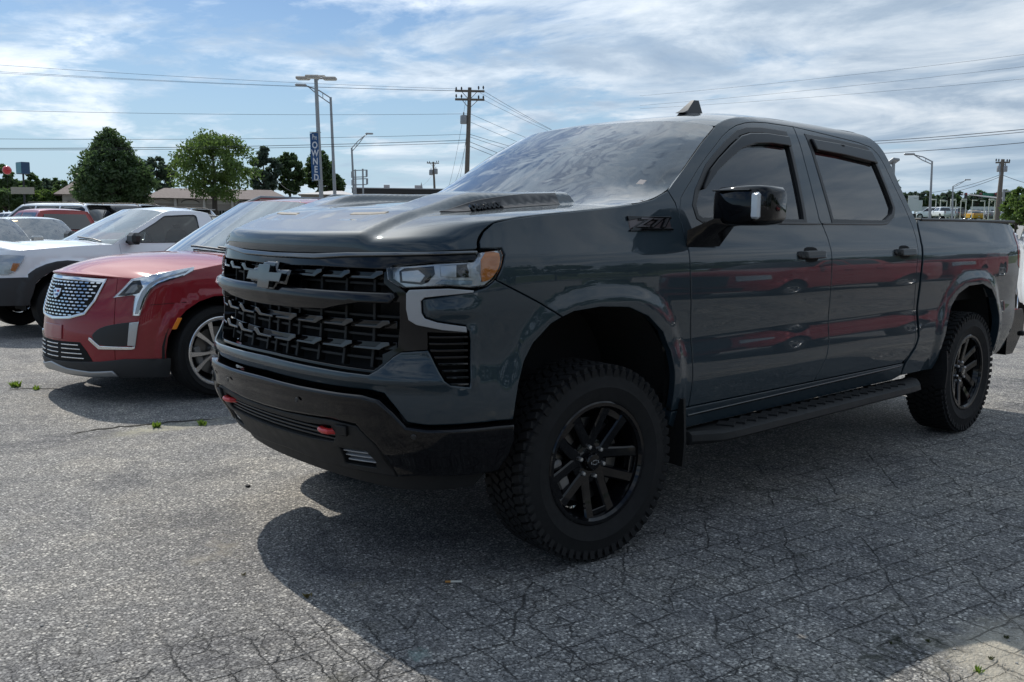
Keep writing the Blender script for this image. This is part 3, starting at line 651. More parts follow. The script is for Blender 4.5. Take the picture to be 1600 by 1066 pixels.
# smoked rain visors over the windows
SMOKE = mat('smoked acrylic', (.006, .006, .007), .12, spec=.4)
tp('window_visor', [(2.500,1.570),(2.60,1.668),(2.70,1.730),(2.828,1.798),(2.956,1.858),(3.05,1.880),(3.20,1.892),(3.43,1.890),(3.420,1.835),(3.22,1.838),(3.06,1.826),(2.94,1.798),(2.80,1.735),(2.66,1.665),(2.53,1.575)], SMOKE, d=.022, h=.03, th=.02, lip=.006, sink=.006)
tp('window_visor', [(3.672,1.893),(4.0,1.886),(4.345,1.866),(4.385,1.79),(4.345,1.795),(4.0,1.820),(3.684,1.832)], SMOKE, d=.024, h=.03, th=.022, lip=.006, sink=.008)
tp('belt_trim', [(2.46,1.416),(2.50,1.408),(3.40,1.408),(3.548,1.410),(3.548,1.419),(3.40,1.420),(2.50,1.420)], GLOSSB, d=.006, h=.05, th=.008)
tp('belt_trim', [(3.570,1.410),(4.26,1.413),(4.35,1.420),(4.45,1.462),(4.445,1.470),(4.345,1.430),(4.26,1.424),(3.566,1.420)], GLOSSB, d=.006, h=.05, th=.008)
# cab side frame: pillars, roof rail and cab corner
T_ = [(x, y) for x, y in FD_T]; cab = [(2.25,1.556),(2.287,1.50)] + T_[0:] + RD_T[1:-1]
cab += [(4.60,.545),(4.700,.64),(4.724,.70),(4.705,.815),(4.695,1.0),(4.700,1.081),(4.718,1.26),(4.738,1.343),(4.748,1.44),(4.700,1.520),(4.640,1.65),(4.596,1.78),(4.560,1.87),(4.525,1.92),(4.47,1.955),(4.36,1.978),(4.1,1.988),(3.7,1.994),(3.3,1.988),(3.10,1.972),(2.95,1.950),(2.84,1.920),(2.781,1.896),(2.612,1.800),(2.431,1.677)]
tp('cab_side', cab, PAINT, h=.022, th=.05, lip=.002, sink=.001)
tp('rocker_panel', [(2.21,.54),(4.60,.54),(4.60,.46),(4.50,.44),(2.30,.44),(2.21,.48)], PAINT, h=.04, th=.05, d=lambda s, z: .002+0*s)
tp('sill_trim', [(2.36,.505),(4.40,.528),(4.57,.532),(4.57,.522),(4.40,.518),(2.36,.495)], DCHROME, h=.06, th=.01, d=.008)
bed = [(4.768,1.448),(6.354,1.448),(6.44,1.415),(6.490,1.365),(6.505,1.24),(6.500,.85),(6.47,.74),(6.40,.60),(6.32,.50),(6.20,.46),(6.085,.46),(6.070,.60),(6.050,.760),(5.99,.885),(5.874,.965),(5.693,1.012),(5.453,1.006),(5.290,.957),(5.200,.880),(5.135,.77),(5.09,.64),(5.07,.50),(5.05,.46),(4.62,.46),(4.64,.54),(4.728,.63),(4.752,.71),(4.742,.80),(4.728,.90),(4.727,1.081),(4.745,1.26),(4.762,1.343)]
tp('bed_side', bed, PAINT, h=.024, th=.05)
tp('tail_lamp', [(6.440,1.375),(6.488,1.352),(6.500,1.24),(6.498,1.10),(6.455,1.13),(6.440,1.24)], REDLENS, d=.004, h=.03, th=.02)
tp('gap_liner', [(4.60,1.44),(4.90,1.44),(4.90,.5),(4.60,.5)], VOID, d=-.07, h=.1, wall=False)
tp('door_gap_liner', [(2.26,1.40),(3.70,1.40),(4.72,1.38),(4.72,.55),(2.20,.55)], VOID, d=-.05, h=.1, wall=False)
tp('fender_gap_liner', [(1.16,1.20),(1.20,1.29),(1.30,1.38),(2.2,1.44),(2.25,1.1),(1.50,1.12),(1.20,1.12)], VOID, d=-.05, h=.1, wall=False)
# hood
Sv = lambda s, z, d=0: S(np.array([s]), np.array([z]), d)[0]
HG = [(1.076,1.302),(1.080,1.331),(1.106,1.365),(1.160,1.400),(1.262,1.420),(1.39,1.434),(1.618,1.454),(1.872,1.477),(1.985,1.490)]
Fc = [Sv(s, .0*s + 1.270 + .032*(s/1.076)**2, -.002) for s in np.linspace(0, 1.076, 12)]
Ee = [Sv(s, z) for s, z in HG]
Kc = [Fc[0], (.905,0,1.300), (.899,0,1.316), (.886,0,1.328), (.85,0,1.341), (.78,0,1.366), (.66,0,1.408), (.45,0,1.440), (.2,0,1.462), (0,0,1.474), (-.24,0,1.482)]
Cc = [Kc[-1], (-.245,.3,1.482), (-.27,.6,1.484), (-.305,.8,1.487), Ee[-1]]
def hbump(x, y, v):
    f = sstep(v, .012, .040)
    p = .024*(1-sstep(y, .53, .61))*f*(1-.5*sstep(-x, -.3, .1))
    sc = .044*sstep(y, .28, .35)*(1-sstep(y, .575, .635))*sstep(-x, -.58, -.26)
    dip = -.004*sstep(y, .05, .12)*(1-sstep(y, .36, .46))*sstep(-x, -.74, -.725)*(1-sstep(-x, -.70, -.55))
    crown = .012*(1-(y/.92)**2)
    return p + sc + dip + crown*sstep(v, .05, .4)
HOOD = Patch(Fc, Cc, Ee, Kc, .9, 1.3, hbump, 2.4)
hood = panel('hood', HOOD, rrect(.897, 1.297, .012), PAINT, TR, h=.020, th=.03, lip=.004, sink=.004)
panel('hood_liner', HOOD, rrect(.89, 1.27, .02), VOID, TR, h=.15, d=-.04, wall=False)
for sg in (1, -1):
    panel('hood_vent', HOOD, flip([(.20,.30),(.40,.30),(.40,.325),(.20,.325)], sg), mat('grille black', (.006,.006,.006), .6), hood, d=.003, h=.04, th=.006)
    # smoked insert and raised lettering on the outer face of each hood scoop
    i0, i1 = (.60, .665)
    panel('scoop_insert', HOOD, flip([(.545,.44),(.60,.52),(.625,.62),(.632,.80),(.632,1.06),(.612,1.17),(.560,1.21),(.548,1.0),(.548,.7)], sg), mat('smoked insert', (.016,.015,.017), .4, spec=.35), hood, d=.004, h=.03, th=.004)
    M = frame_on(HOOD, 0, 0) if False else None
    Pc = HOOD(np.array([.615*sg]), np.array([.635]), .012)[0]
    xdir = Vector((-sg, 0, 0)) if sg > 0 else Vector((1, 0, 0))
    xdir = (Vector(HOOD(np.array([.615*sg]), np.array([.76]))[0]) - Vector(HOOD(np.array([.615*sg]), np.array([.60]))[0])).normalized()*sg
    nrm = Vector((.15, .80*sg, .58)).normalized(); ydir = nrm.cross(xdir).normalized(); nrm = xdir.cross(ydir)
    Mx = Matrix((xdir, ydir, nrm)).transposed().to_4x4(); Mx.translation = Vector(Pc)
    text_mesh('hood_badge', 'DURAMAX', .036, GLOSSB, hood, Mx, .006, bold=.0016, xs=1.0)
# windscreen, roof
Ew = [Sv(s, z, -.006) for s, z in ((2.02,1.494),(2.12,1.514),(2.25,1.558),(2.431,1.677),(2.612,1.800),(2.781,1.896))]
Kw = [(-.255,0,1.478),(-.45,0,1.598),(-.66,0,1.722),(-.87,0,1.842),(-1.07,0,1.948)]
Fw = [Kw[0], (-.262,.3,1.479),(-.29,.6,1.483),(-.33,.82,1.488), Ew[0]]
Cw = [Kw[-1], (-1.08,.3,1.944),(-1.10,.55,1.930), Ew[-1]]
WS = Patch(Fw, Cw, Ew, Kw, .85, 1.0, None, 2.2)
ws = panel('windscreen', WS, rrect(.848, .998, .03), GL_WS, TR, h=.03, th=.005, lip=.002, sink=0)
panel('windscreen_frit', WS, rrect(.849, .999, .03), GLOSSB, ws, d=-.003, h=.04, th=.002, holes=[rrect(.815, .945, .05, b0=.03)], lip=.001, sink=0)
stk = panel('inspection_sticker', WS, [(.70,.30),(.735,.30),(.735,.35),(.70,.35)], mat('pale sticker', (.22,.20,.20), .5), ws, d=.001, h=.05, th=.0005)
for sg in (1, -1):
    wp = MB(); pts = [WS(np.array([a]), np.array([b]), .018)[0] for a, b in ((sg*.05-.35, .03), (sg*.05-.1, .035), (sg*.05+.2, .04))]; wp.tube(pts, .007, 6)
    wp.build('wiper_blade', SATB, TR)
Er = [Ew[-1]] + [Sv(s, z, -.001) for s, z in ((2.84,1.920),(2.95,1.950),(3.10,1.972),(3.3,1.988),(3.7,1.994),(4.1,1.988),(4.36,1.978),(4.47,1.955),(4.525,1.922))]
Kr = [Cw[0], (-1.25,0,1.985),(-1.5,0,2.015),(-1.9,0,2.038),(-2.4,0,2.040),(-2.75,0,2.022),(-2.95,0,1.990),(-3.02,0,1.945)]
Cr = [Kr[-1], (-3.01,.3,1.944),(-2.99,.55,1.935), Er[-1]]
ROOF = Patch(Cw, Cr, Er, Kr, .72, 1.95, lambda x, y, v: .008*np.exp(-((y-.42)/.05)**2)*sstep(-x, 1.3, 1.5)*(1-sstep(-x, 2.7, 2.9)), 3.0)
panel('roof', ROOF, rrect(.719, 1.949, .01), PAINT, TR, h=.03, th=.03, lip=.002, sink=.001)
an = MB()
an.lathe([(0,.026),(.030,.024),(.050,.012),(.056,0)], 24, axis='z'); an.v = [(x*2.1, y*1.15, z) for x, y, z in an.v]
fin = [(.115,.015),(.080,.030),(.000,.098),(-.045,.102),(-.065,.02)]
an.add([(x, y*(.030 if z < .05 else .010), z) for x, z in fin for y in (-1, 1)], [(0,2,4,6,8),(1,9,7,5,3)] + [(2*i, 2*i+1, (2*i+3) % 10, (2*i+2) % 10) for i in range(5)])
o = an.build('roof_antenna', SATB, TR, True, loc=(-1.60, .26, 2.012)); o.rotation_euler = (0, math.radians(-2), 0)
# mirrors
def mirror(sg):
    m = MB(); st = []
    for yv, xf, xb, z0, z1 in ((1.015,-.78,-.87,1.425,1.535),(1.030,-.765,-.895,1.408,1.560),(1.06,-.750,-.915,1.402,1.572),(1.16,-.735,-.930,1.398,1.578),(1.26,-.738,-.928,1.400,1.578),(1.30,-.752,-.918,1.408,1.572),(1.318,-.775,-.905,1.425,1.555)):
        r = []
        for t in range(16):
            a = 2*math.pi*t/16; ca, sa = math.cos(a), math.sin(a); ex = .30
            r.append(((xf+xb)/2 + (xf-xb)/2*math.copysign(abs(ca)**ex, ca), sg*yv, (z0+z1)/2 + (z1-z0)/2*math.copysign(abs(sa)**ex, sa)))
        st.append(r)
    v = [p for r in st for p in r]; L = len(st); f = [(i*16+j, i*16+(j+1) % 16, (i+1)*16+(j+1) % 16, (i+1)*16+j) for i in range(L-1) for j in range(16)] + [tuple(range(16)), tuple((L-1)*16+j for j in range(16))]
    m.add(v, f); door = doors['front_door'][0 if sg > 0 else 1]
    o = m.build('door_mirror', GLOSSB, door, True, angle=50)
    a = MB(); a.v = []; arm = [[(-.655,.965,1.375),(-.655,.965,1.300),(-.90,.972,1.300),(-.86,.965,1.395)], [(-.74,1.05,1.430),(-.745,1.05,1.400),(-.90,1.05,1.395),(-.885,1.05,1.440)], [(-.77,1.14,1.430),(-.77,1.14,1.405),(-.90,1.14,1.405),(-.90,1.14,1.43)]]
    vv = [(x, sg*y, z) for r in arm for x, y, z in r]; a.add(vv, [(i*4+j, i*4+(j+1) % 4, (i+1)*4+(j+1) % 4, (i+1)*4+j) for i in range(2) for j in range(4)] + [(0,1,2,3),(8,9,10,11)])
    a.build('mirror_arm', GLOSSB, door, True, angle=60)
    g = MB(); g.box((-.932, sg*1.17, 1.487), (.004, .20, .12)); g.build('mirror_glass', mat('mirror silver', (.7,.7,.72), .03, 1), door)
    l = MB(); l.box((-.748, sg*1.262, 1.487), (.030, .048, .118), bev=.010); l.build('mirror_lamp', mat('mirror lamp lens', (.62,.64,.66), .2, .2, 1, bump=(80,.5,.004)), door, True)
    t = MB(); t.box((-.738, sg*1.14, 1.556), (.02, .20, .008), bev=.003); t.build('mirror_trim', GLOSSB, door, True)
both(mirror)
# badge on the fender: a 7 over 1 monogram in a parallelogram frame
zb = .0035
def zlet(poly, nm='fender_badge', m_=None, d=.010):
    for sg in (1,):
        panel(nm, S, [(1.915+x, 1.378+y) for x, y in poly], m_ or GLOSSB, fo, d=d, h=.05, th=.008, lip=.0012, sink=.001)
zlet([(0,.040),(0,.058),(.305,.058),(.305,.048),(.075,.048),(.012,.040)])
zlet([(0,.000),(.012,.000),(.018,.007),(.300,.007),(.305,-.002),(.305,-.002),(.0,-.006)])
Mz = frame_on(S, 2.072, 1.4055, .004)
bk_ = text_mesh('badge_backing', 'Z71', .058, mat('badge gloss black', (.004,.004,.005), .08), fo, Mz, .004, shear=.45, bold=.0050, xs=2.35)  # solid gloss black layer behind the grey letters
Mz2 = frame_on(S, 2.070, 1.4065, .010)
text_mesh('badge_letters', 'Z71', .058, mat('badge grey', (.11,.10,.105), .2, .6), fo, Mz2, .003, shear=.45, bold=.0010, xs=2.35)
panel('badge_plate', S, [(1.920,1.380),(1.920,1.434),(2.215,1.434),(2.215,1.378)], mat('badge red grey', (.075,.055,.058), .3, .3, .5), fo, d=.003, h=.05, th=.003)
# rear: tailgate, bumper, rails, bed floor
b = MB(); b.box((-4.885, 0, 1.10), (.05, 1.66, .64), bev=.02); b.build('tailgate', PAINT, TR, True)
for sg in (1, -1):
    b = MB(); b.box((-3.98, sg*.885, 1.452), (1.62, .085, .022), bev=.008); b.build('bed_rail_cap', SATB, TR, True)
    b = MB(); b.box((-3.98, sg*.80, 1.16), (1.70, .03, .56)); b.build('bed_wall', MATTB, TR)
    b = MB(); b.prism([(-4.72,.78),(-5.00,.78),(-5.05,.72),(-5.05,.60),(-4.99,.56),(-4.93,.50),(-4.86,.44),(-4.72,.44)], sg*.62, sg*.955); b.build('rear_bumper', GLOSSB, TR)
    b = MB(); b.box((-5.04, sg*.90, .585), (.10, .16, .035), bev=.008); b.build('bumper_step', MATTB, TR, True)
b = MB(); b.box((-4.97, 0, .66), (.13, 1.26, .20), bev=.02); b.build('rear_bumper_centre', GLOSSB, TR, True)
b = MB(); b.box((-3.98, 0, .93), (1.80, 1.60, .04)); b.box((-3.10, 0, 1.16), (.03, 1.64, .55)); b.build('bed_floor', MATTB, TR)
b = MB(); b.add([(-3.085,-.90,1.42),(-3.085,.90,1.42),(-3.0,.66,1.925),(-3.0,-.66,1.925)], [(0,1,2,3)]); b.add([(-3.085,-.93,.5),(-3.085,.93,.5),(-3.085,.90,1.42),(-3.085,-.90,1.42)], [(0,1,2,3)]); b.build('cab_back', PAINT, TR)
b = MB(); b.add([(-3.095,-.70,1.50),(-3.095,.70,1.50),(-3.055,.60,1.88),(-3.055,-.60,1.88)], [(0,1,2,3)]); b.build('rear_window', GL_DARK, TR)
# underbody, wells, running boards, flaps
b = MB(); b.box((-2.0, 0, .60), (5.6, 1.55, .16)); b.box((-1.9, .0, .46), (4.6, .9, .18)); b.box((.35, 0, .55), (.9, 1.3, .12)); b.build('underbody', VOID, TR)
b = MB(); b.tube([(-.07,-.72,.43),(-.07,.72,.43)], .05, 10); b.tube([(-3.93,-.72,.43),(-3.93,.72,.43)], .06, 10); b.box((-3.93,0,.43),(.32,.3,.3),bev=.08); b.tube([(.1,.75,.44),(.28,.62,.40)],.02,8); b.tube([(.15,-.75,.40),(.25,.62,.34)],.016,8); b.build('axles', mat('dirty steel', (.09,.085,.08), .6, .4), TR, True)
b = MB(); b.box((.30,.60,.355),(.05,.03,.035)); b.build('tow_bracket', mat('pale steel', (.55,.53,.48), .5, .3), TR)
for cx in (-.09, -3.93):
    for sg in (1, -1):
        b = MB(); b.lathe([(.535, .50), (.535, .915)], 24, ang=(-.15, math.pi+.15)); b.lathe([(.02, .50), (.535, .50)], 24, ang=(-.15, math.pi+.15)); b.v = [(x, y*sg, z*.93) for x, y, z in b.v]
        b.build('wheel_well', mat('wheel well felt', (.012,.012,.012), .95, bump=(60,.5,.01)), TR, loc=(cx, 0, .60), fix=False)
for sg in (1, -1):
    b = MB(); prof = [(.88,.418),(.98,.430),(1.045,.430),(1.078,.416),(1.084,.386),(1.05,.366),(.90,.366)]
    b.v = []; n = len(prof); st = []
    for x, sc in ((-.66,.0),(-.70,.55),(-.86,.96),(-1.0,1.0),(-2.85,1.0),(-2.98,.96),(-3.12,.55),(-3.16,.0)): st += [(x, sg*(.90 + (y-.90)*sc), z) for y, z in prof]
    b.add(st, [(i*n+j, i*n+(j+1) % n, (i+1)*n+(j+1) % n, (i+1)*n+j) for i in range(7) for j in range(n)] + [tuple(range(n)), tuple(7*n+j for j in range(n))])
    rb = b.build('running_board', MATTB, TR, True, angle=25)
    pad = MB(); pad.box((0,0,0), (.085, .085, .008), bev=.002); pr = None
    for i in range(20):
        x = -.98 - i*.097; z_ = .4335 - (0 if i % 2 else 0)
        if pr is None: pr = pad.build('tread_pad', RUBBER, rb, loc=(x, sg*.995, z_)); pr.rotation_euler = (0,0,.5)
        else: q = pr.copy(); COL.objects.link(q); q.location = (x, sg*.995, z_)
    for x in (-1.1, -1.9, -2.7):
        q = MB(); q.tube([(x, sg*.70, .50), (x, sg*.93, .37)], .02, 8); q.build('board_bracket', SATB, TR)
    for (x, zt, zb_, y0, y1) in ((-.625, .60, .28, .80, 1.005), (-3.49, .58, .33, .78, 1.015)):
        q = MB(); y0 *= sg; y1 *= sg
        q.prism([(y0, zb_+.01), (y0, zt), (y1, zt), (y1+sg*.012, zb_+.12), (y1+sg*.004, zb_)], x-.008, x+.008, 'yz'); q.build('mud_flap', MATTB, TR)
# cabin
def seat(parent, x, y, z0, m_, h=.66, wd=.50):
    b = MB(); b.box((x, y, z0), (.50, wd, .16), bev=.04); R_ = Matrix.Rotation(math.radians(-14), 3, 'Y'); b.box((x-.30, y, z0+h*.5), (.14, wd, h), R_, bev=.045); b.box((x-.40, y, z0+h+.10), (.10, wd*.55, .19), R_, bev=.035)
    return b.build('seat', m_, parent, True)
seat(TR, -1.62, .42, .98, SEAT); seat(TR, -1.62, -.42, .98, SEAT); seat(TR, -2.60, 0, 1.0, SEAT, .62, 1.4)
b = MB(); b.box((-.62, 0, 1.36), (.55, 1.60, .16), bev=.05); b.box((-.85, 0, 1.20), (.25, 1.58, .25), bev=.05); b.build('dashboard', SATB, TR, True)
b = MB(); cpt = [(-1.08 + .09*math.sin(a)*.5, .42 + .19*math.cos(a), 1.34 + .19*math.sin(a)) for a in np.linspace(0, 2*math.pi, 25)]; b.tube(cpt, .014, 8, cap=False); b.tube([(-.9,.42,1.3),(-1.08,.42,1.34)], .03, 8); b.build('steering_wheel', SATB, TR, True)
b = MB(); b.box((-1.16, 0, 1.87), (.03, .24, .07), bev=.01); b.build('rear_view_mirror', SATB, TR, True)
# wheels
tw = make_wheel('wheel', TR, (-.055, .885, .393), math.radians(-6), .422, .256, .270, 'split', 1, .45)
make_wheel('wheel', TR, (-3.90, .875, .393), 0, 0, 0, 0, '', 1, 1.1, dup=tw)
make_wheel('wheel', TR, (-.055, -.885, .393), math.radians(-6), 0, 0, 0, '', -1, .8, dup=tw)
make_wheel('wheel', TR, (-3.90, -.875, .393), 0, 0, 0, 0, '', -1, .2, dup=tw)
# ------------------------------------------------------------------ every other vehicle: one builder, many bodies
PAINTS = {}
def paint(name, col, metal=.3, rough=.35): return mat('paint ' + name, col, rough, metal, 1, .04)
def archpts(cx, R, zc, z0, n=12, ex=1.0, rev=False):
    p = [(cx + R, z0)] + [(cx + R*math.cos(a), zc + R*ex*math.sin(a)) for a in np.linspace(0.0, math.pi, n)] + [(cx - R, z0)]
    return p[::-1] if rev else p
def vehicle(name, label, cat, loc, rz, body, **q):
    g = dict(kind='suv', xf=.93, xr=-3.85, W=.94, R=.375, rr=.255, wb=2.85, z0=.22, zh=.97, zb=1.06, zr=1.66, xc=-.25, xw=-1.05, xr2=-3.35, xt=-3.72, tum=.26, doors=(-.55,-1.60,-2.62), h=.12, wheel='simple', win=GL_DARK, ws=GL_DARK, zt=None, shell=None, sh=None, clad=SATB, arch=None, zbed=None, xcab=None, handles=True, rails=False, group=None, frontx=True, interior=False, sticker=None, mdx=0, mdz=0, hoodK=None)
    g.update(q); A = type('A', (), g); T = empty(name, loc, rz); tag(T, label, cat, A.group)
    zb, zr, z0, xf, xr, W, h = A.zb, A.zr, A.z0, A.xf, A.xr, A.W, A.h
    if A.shell: S_ = A.shell
    else:
        pl = loop_plan(xf, xr, W, rf=.93 if A.kind != 'pickup' else .8, rr=.5 if A.kind != 'pickup' else .2)
        lm = Shell(pl, [(0,0),(1,0)], [(0,0),(1,0)], (0,1)).sl[-1]
        S_ = Shell(pl, [(z0-.1,-.08),(z0,-.02),(z0+.15,.02),(z0+.3,.02),(zh_ := A.zh-.15,-.01),(A.zh,-.06),(A.zh+.1,-.15)],
            [(z0-.1,-.10),(z0,-.06),(z0+.2,-.015),(.68,0),(zb-.14,-.006),(zb-.05,-.015),(zb,-.04),((zb+zr)/2,-.04-A.tum*.45),(zr-.10,-A.tum),(zr,-A.tum-.10)], (.4,1.1),
            ((0,A.R+.02,A.R+.06,A.R+.05,2.1,.02,.03,.08),(-A.wb,A.R+.02,A.R+.06,A.R+.05,2.1,.02,.03,.08)), rear_fn(lm, .7, [(z0,-.03),(z0+.2,.02),(zb-.05,0),(zb+.1,-.05),(zr,-.20)]))
    P1 = lambda s, z, d=0: S_(np.array([s]), np.array([z]), d)[0]
    SA = lambda x: S_.s_at(x)
    def pp(nm, out, m_, sides=2, parent=T, xz=True, **k):
        k.setdefault('h', h); k.setdefault('th', .02); r = []
        if xz:
            k2 = np.array(out, float); out = list(zip([SA(x) for x in k2[:, 0]], k2[:, 1]))
            if 'holes' in k: k['holes'] = [[(SA(x), z) for x, z in hh] for hh in k['holes']]
        for sg in ((1, -1) if sides == 2 else (1,)):
            kk = dict(k)
            if 'holes' in kk: kk['holes'] = [flip(hh, sg) for hh in kk['holes']]
            r.append(panel(nm, S_, flip(out, sg), m_, parent, **kk))
        return r
    sc = float(A.sh or .80*W)                 # where the hood edge starts on the skin
    Ra = (A.arch or A.R+.055); zc = A.R+.02; zt = A.zt or A.zh
    hoodE = lambda x: A.zh + (zb - A.zh)*sstep(-x, -float(P1(sc, A.zh)[0]), -A.xc)**.8 if True else 0
    sx = float(S_.fx(sc)); hl_ = [(x, float(hoodE(x))) for x in np.linspace(sx, A.xc, 9)]
    # front and rear lower body
    arF = archpts(0, Ra, zc, z0+.02)
    fend = [(sx, z0+.02)] + arF + [(A.doors[0], z0+.02), (A.doors[0], zb)] + hl_[::-1]
    pp('front_fender', fend, body)
    nose = [(0, z0), (sc-.003, z0+.02), (sc-.003, A.zh), (sc*.5, A.zh), (0, A.zh)]
    pp('front_bumper', full(nose), body, 1, xz=False)
    for i in range(len(A.doors)-1):
        a, b = A.doors[i]-.004, A.doors[i+1]+.004; o = [(a, z0+.06), (a, zb), (b, zb)]
        if abs(-A.wb + Ra - b) < .35 or b < -A.wb + Ra:   # last door is cut by the rear arch
            o += [(b, zc + math.sqrt(max(Ra**2 - (b + A.wb)**2, .0)) if abs(b + A.wb) < Ra else z0+.06)]
            o += [(x, z) for x, z in archpts(-A.wb, Ra, zc, z0+.06)[1:6] if x > b + .01][::-1] + ([(-A.wb+Ra, z0+.06)] if abs(b + A.wb) < Ra else [])
        else: o += [(b, z0+.06)]
        dd = pp('door', o, body)
        if A.handles:
            for d_, sg in zip(dd, (1, -1)):
                s1, s2 = SA(b + .20), SA(b + .04); panel('door_handle', S_, flip([(s1, zb-.10), (s2, zb-.10), (s2, zb-.13), (s1, zb-.13)], sg), body if A.handles is True else A.handles, d_, d=.025, h=.1, th=.03, lip=.006, sink=.004)
    xe = A.doors[-1]-.004; sr = S_.sl[-1] - .80*W; xs = float(S_.fx(sr)); zq = A.zbed or (zb + (.0 if A.kind == 'sedan' else 0))
    q_ = [(xe, zb if not A.zbed else zq)] if abs(xe) < 99 else []
    cut = (zc + math.sqrt(Ra**2 - (xe + A.wb)**2)) if abs(xe + A.wb) < Ra else None
    ar = archpts(-A.wb, Ra, zc, z0+.04)
    if cut: pts = [(xe, cut)] + [p for p in ar if p[0] < xe - .01]
    else: pts = [(xe, z0+.06)] + ar
    rq = pts + [(xs, z0+.04), (xs, zq if A.kind != 'suv' else zb), (xe, zb if not A.zbed else zq)]
    pp('rear_quarter', rq, body)
    Lr = S_.sl[-1]
    def rear_patch(za, zb_, s1=sr, d=0):
        Fp = [S_(np.array([Lr - t*(Lr-s1)]), np.array([za]), d)[0]*np.array([1, 1, 1]) for t in np.linspace(0, 1, 9)]
        Cp = [S_(np.array([Lr - t*(Lr-s1)]), np.array([zb_]), d)[0] for t in np.linspace(0, 1, 9)]
        Fp[0][1] = 0; Cp[0][1] = 0
        Ep = [S_(np.array([s1]), np.array([z]), d)[0] for z in np.linspace(za, zb_, 7)]; Kp = [S_(np.array([Lr]), np.array([z]), d)[0]*np.array([1, 0, 1]) for z in np.linspace(za, zb_, 7)]
        return Patch(Fp, Cp, Ep, Kp, .9, 1.0, None, 2.5)
    zmid = z0 + .42
    RP = rear_patch(z0, zmid-.01); panel('rear_bumper', RP, rrect(.897, .997, .01), body, T, h=h, th=.01)
    ztop = zq if A.kind == 'pickup' else zb
    RP2 = rear_patch(zmid, ztop); tg = panel('tailgate' if A.kind != 'sedan' else 'boot_panel', RP2, rrect(.897, .997, .01), body, T, h=h, th=.01)
    panel('number_plate', RP, rrect(.16, .34, .01, a0=0, b0=.5), mat('plate white', (.6,.6,.6), .5), T, h=.2, d=-.012, th=.004)
    for sg in (1, -1):
        if A.kind == 'pickup': panel('tail_lamp', S_, flip([(sr-.06, ztop-.02), (sr+.05, ztop-.02), (sr+.05, ztop-.34), (sr-.06, ztop-.34)], sg), REDLENS, T, d=.01, h=h, th=.02)
        else: panel('tail_lamp', S_, flip([(sr-.10, zb-.03), (sr+.16, zb-.05), (sr+.16, zb-.17), (sr-.06, zb-.20)], sg), REDLENS, T, d=.01, h=h, th=.02)
    # hood and glass
    Fh = [P1(s, A.zh, -.002) for s in np.linspace(0, sc, 8)]; Fh[0][1] = 0
    Eh = [P1(SA(x) if x < sx - .02 else sc, z) for x, z in hl_]
    Kh = ([Fh[0]] + list(A.hoodK) + [(A.xc+.14, 0, zb+.045)]) if A.hoodK else [Fh[0], (xf-.10, 0, A.zh+.035), ((xf+A.xc)/2+.1, 0, (A.zh+zb)/2+.055), (A.xc+.14, 0, zb+.045)]
    Ch = [Kh[-1], (A.xc+.12, W*.4, zb+.038), (A.xc+.06, W*.75, zb+.015), Eh[-1]]
    HP = Patch(Fh, Ch, Eh, Kh, .9, 1.2, A.hbump if hasattr(A, 'hbump') else None, 2.4); hd = panel('hood', HP, rrect(.897, 1.197, .01), body, T, h=h*.8, th=.02)
    cab_top = zr - .06
    Ew_ = [P1(SA(A.xc), zb, -.004)] + [P1(SA(A.xc + (A.xw-A.xc)*t), zb + (cab_top-zb)*t**.92, -.002) for t in (.33, .66, 1)]
    Kw_ = [(A.xc+.14, 0, zb+.045), (A.xc*.6+A.xw*.4+.13, 0, zb+(zr-zb)*.44), (A.xw+.10, 0, zr-.012)]
    Fw_ = [Kw_[0], (A.xc+.12, W*.4, zb+.038), (A.xc+.06, W*.75, zb+.015), Ew_[0]]
    Cw_ = [Kw_[-1], (A.xw+.07, W*.35, zr-.02), (A.xw+.03, W*.58, zr-.035), Ew_[-1]]
    WP = Patch(Fw_, Cw_, Ew_, Kw_, .8, 1.0, None, 2.2); wg = panel('windscreen', WP, rrect(.797, .996, .02), A.ws, T, h=h*.8, th=.006)
    panel('windscreen_border', WP, rrect(.798, .998, .02), GLOSSB, wg, d=-.004, h=h, th=.003, holes=[rrect(.755, .93, .05, b0=.03)])
    if A.sticker: panel('windscreen_sticker', WP, [(A.sticker[0]+.13*math.cos(a), .87+.045*math.sin(a)) for a in np.linspace(0, 2*math.pi, 17)[:-1]], mat('yellow sticker', (.75,.42,.02), .5), wg, d=.003, h=.05, th=.002)
    xR = A.xr2; Er_ = [Ew_[-1]] + [P1(SA(A.xw + (xR-A.xw)*t), cab_top + .03*math.sin(math.pi*t)**.5) for t in (.12, .35, .6, .85, 1)]
    Kr_ = [Kw_[-1], (A.xw-.15, 0, zr+.01), ((A.xw+xR)/2, 0, zr+.022), (xR+.2, 0, zr+.005), (xR-.03, 0, zr-.02)]
    Cr_ = [Kr_[-1], (xR-.02, W*.35, zr-.025), (xR, W*.58, zr-.04), Er_[-1]]
    RFp = Patch(Cw_, Cr_, Er_, Kr_, .72, 2.0, None, 3.0); panel('roof', RFp, rrect(.719, 1.998, .01), body, T, h=h, th=.02)
    # cab side frame with window openings
    xt = A.xt; zt_ = A.zbed and zb or zb
    fr = [(A.xc+.02, zb-.0), (A.xc, zb)] + [(A.xc + (A.xw-A.xc)*t, zb + (cab_top-zb)*t**.92 + .0) for t in (.33, .66, 1)] + [(A.xw + (xR-A.xw)*t, cab_top + .03*math.sin(math.pi*t)**.5) for t in (.12, .35, .6, .85, 1)] + [(xR + (xt-xR)*.5, (cab_top+zb)/2 + .02), (xt, zb)]
    fr = fr[1:]; ztw = cab_top - .045; xa = A.xc - .12; m_ = []
    bounds = list(A.doors[1:]) + ([xt + .28] if A.kind == 'suv' else []); lo = None
    wins = []; dx = .035
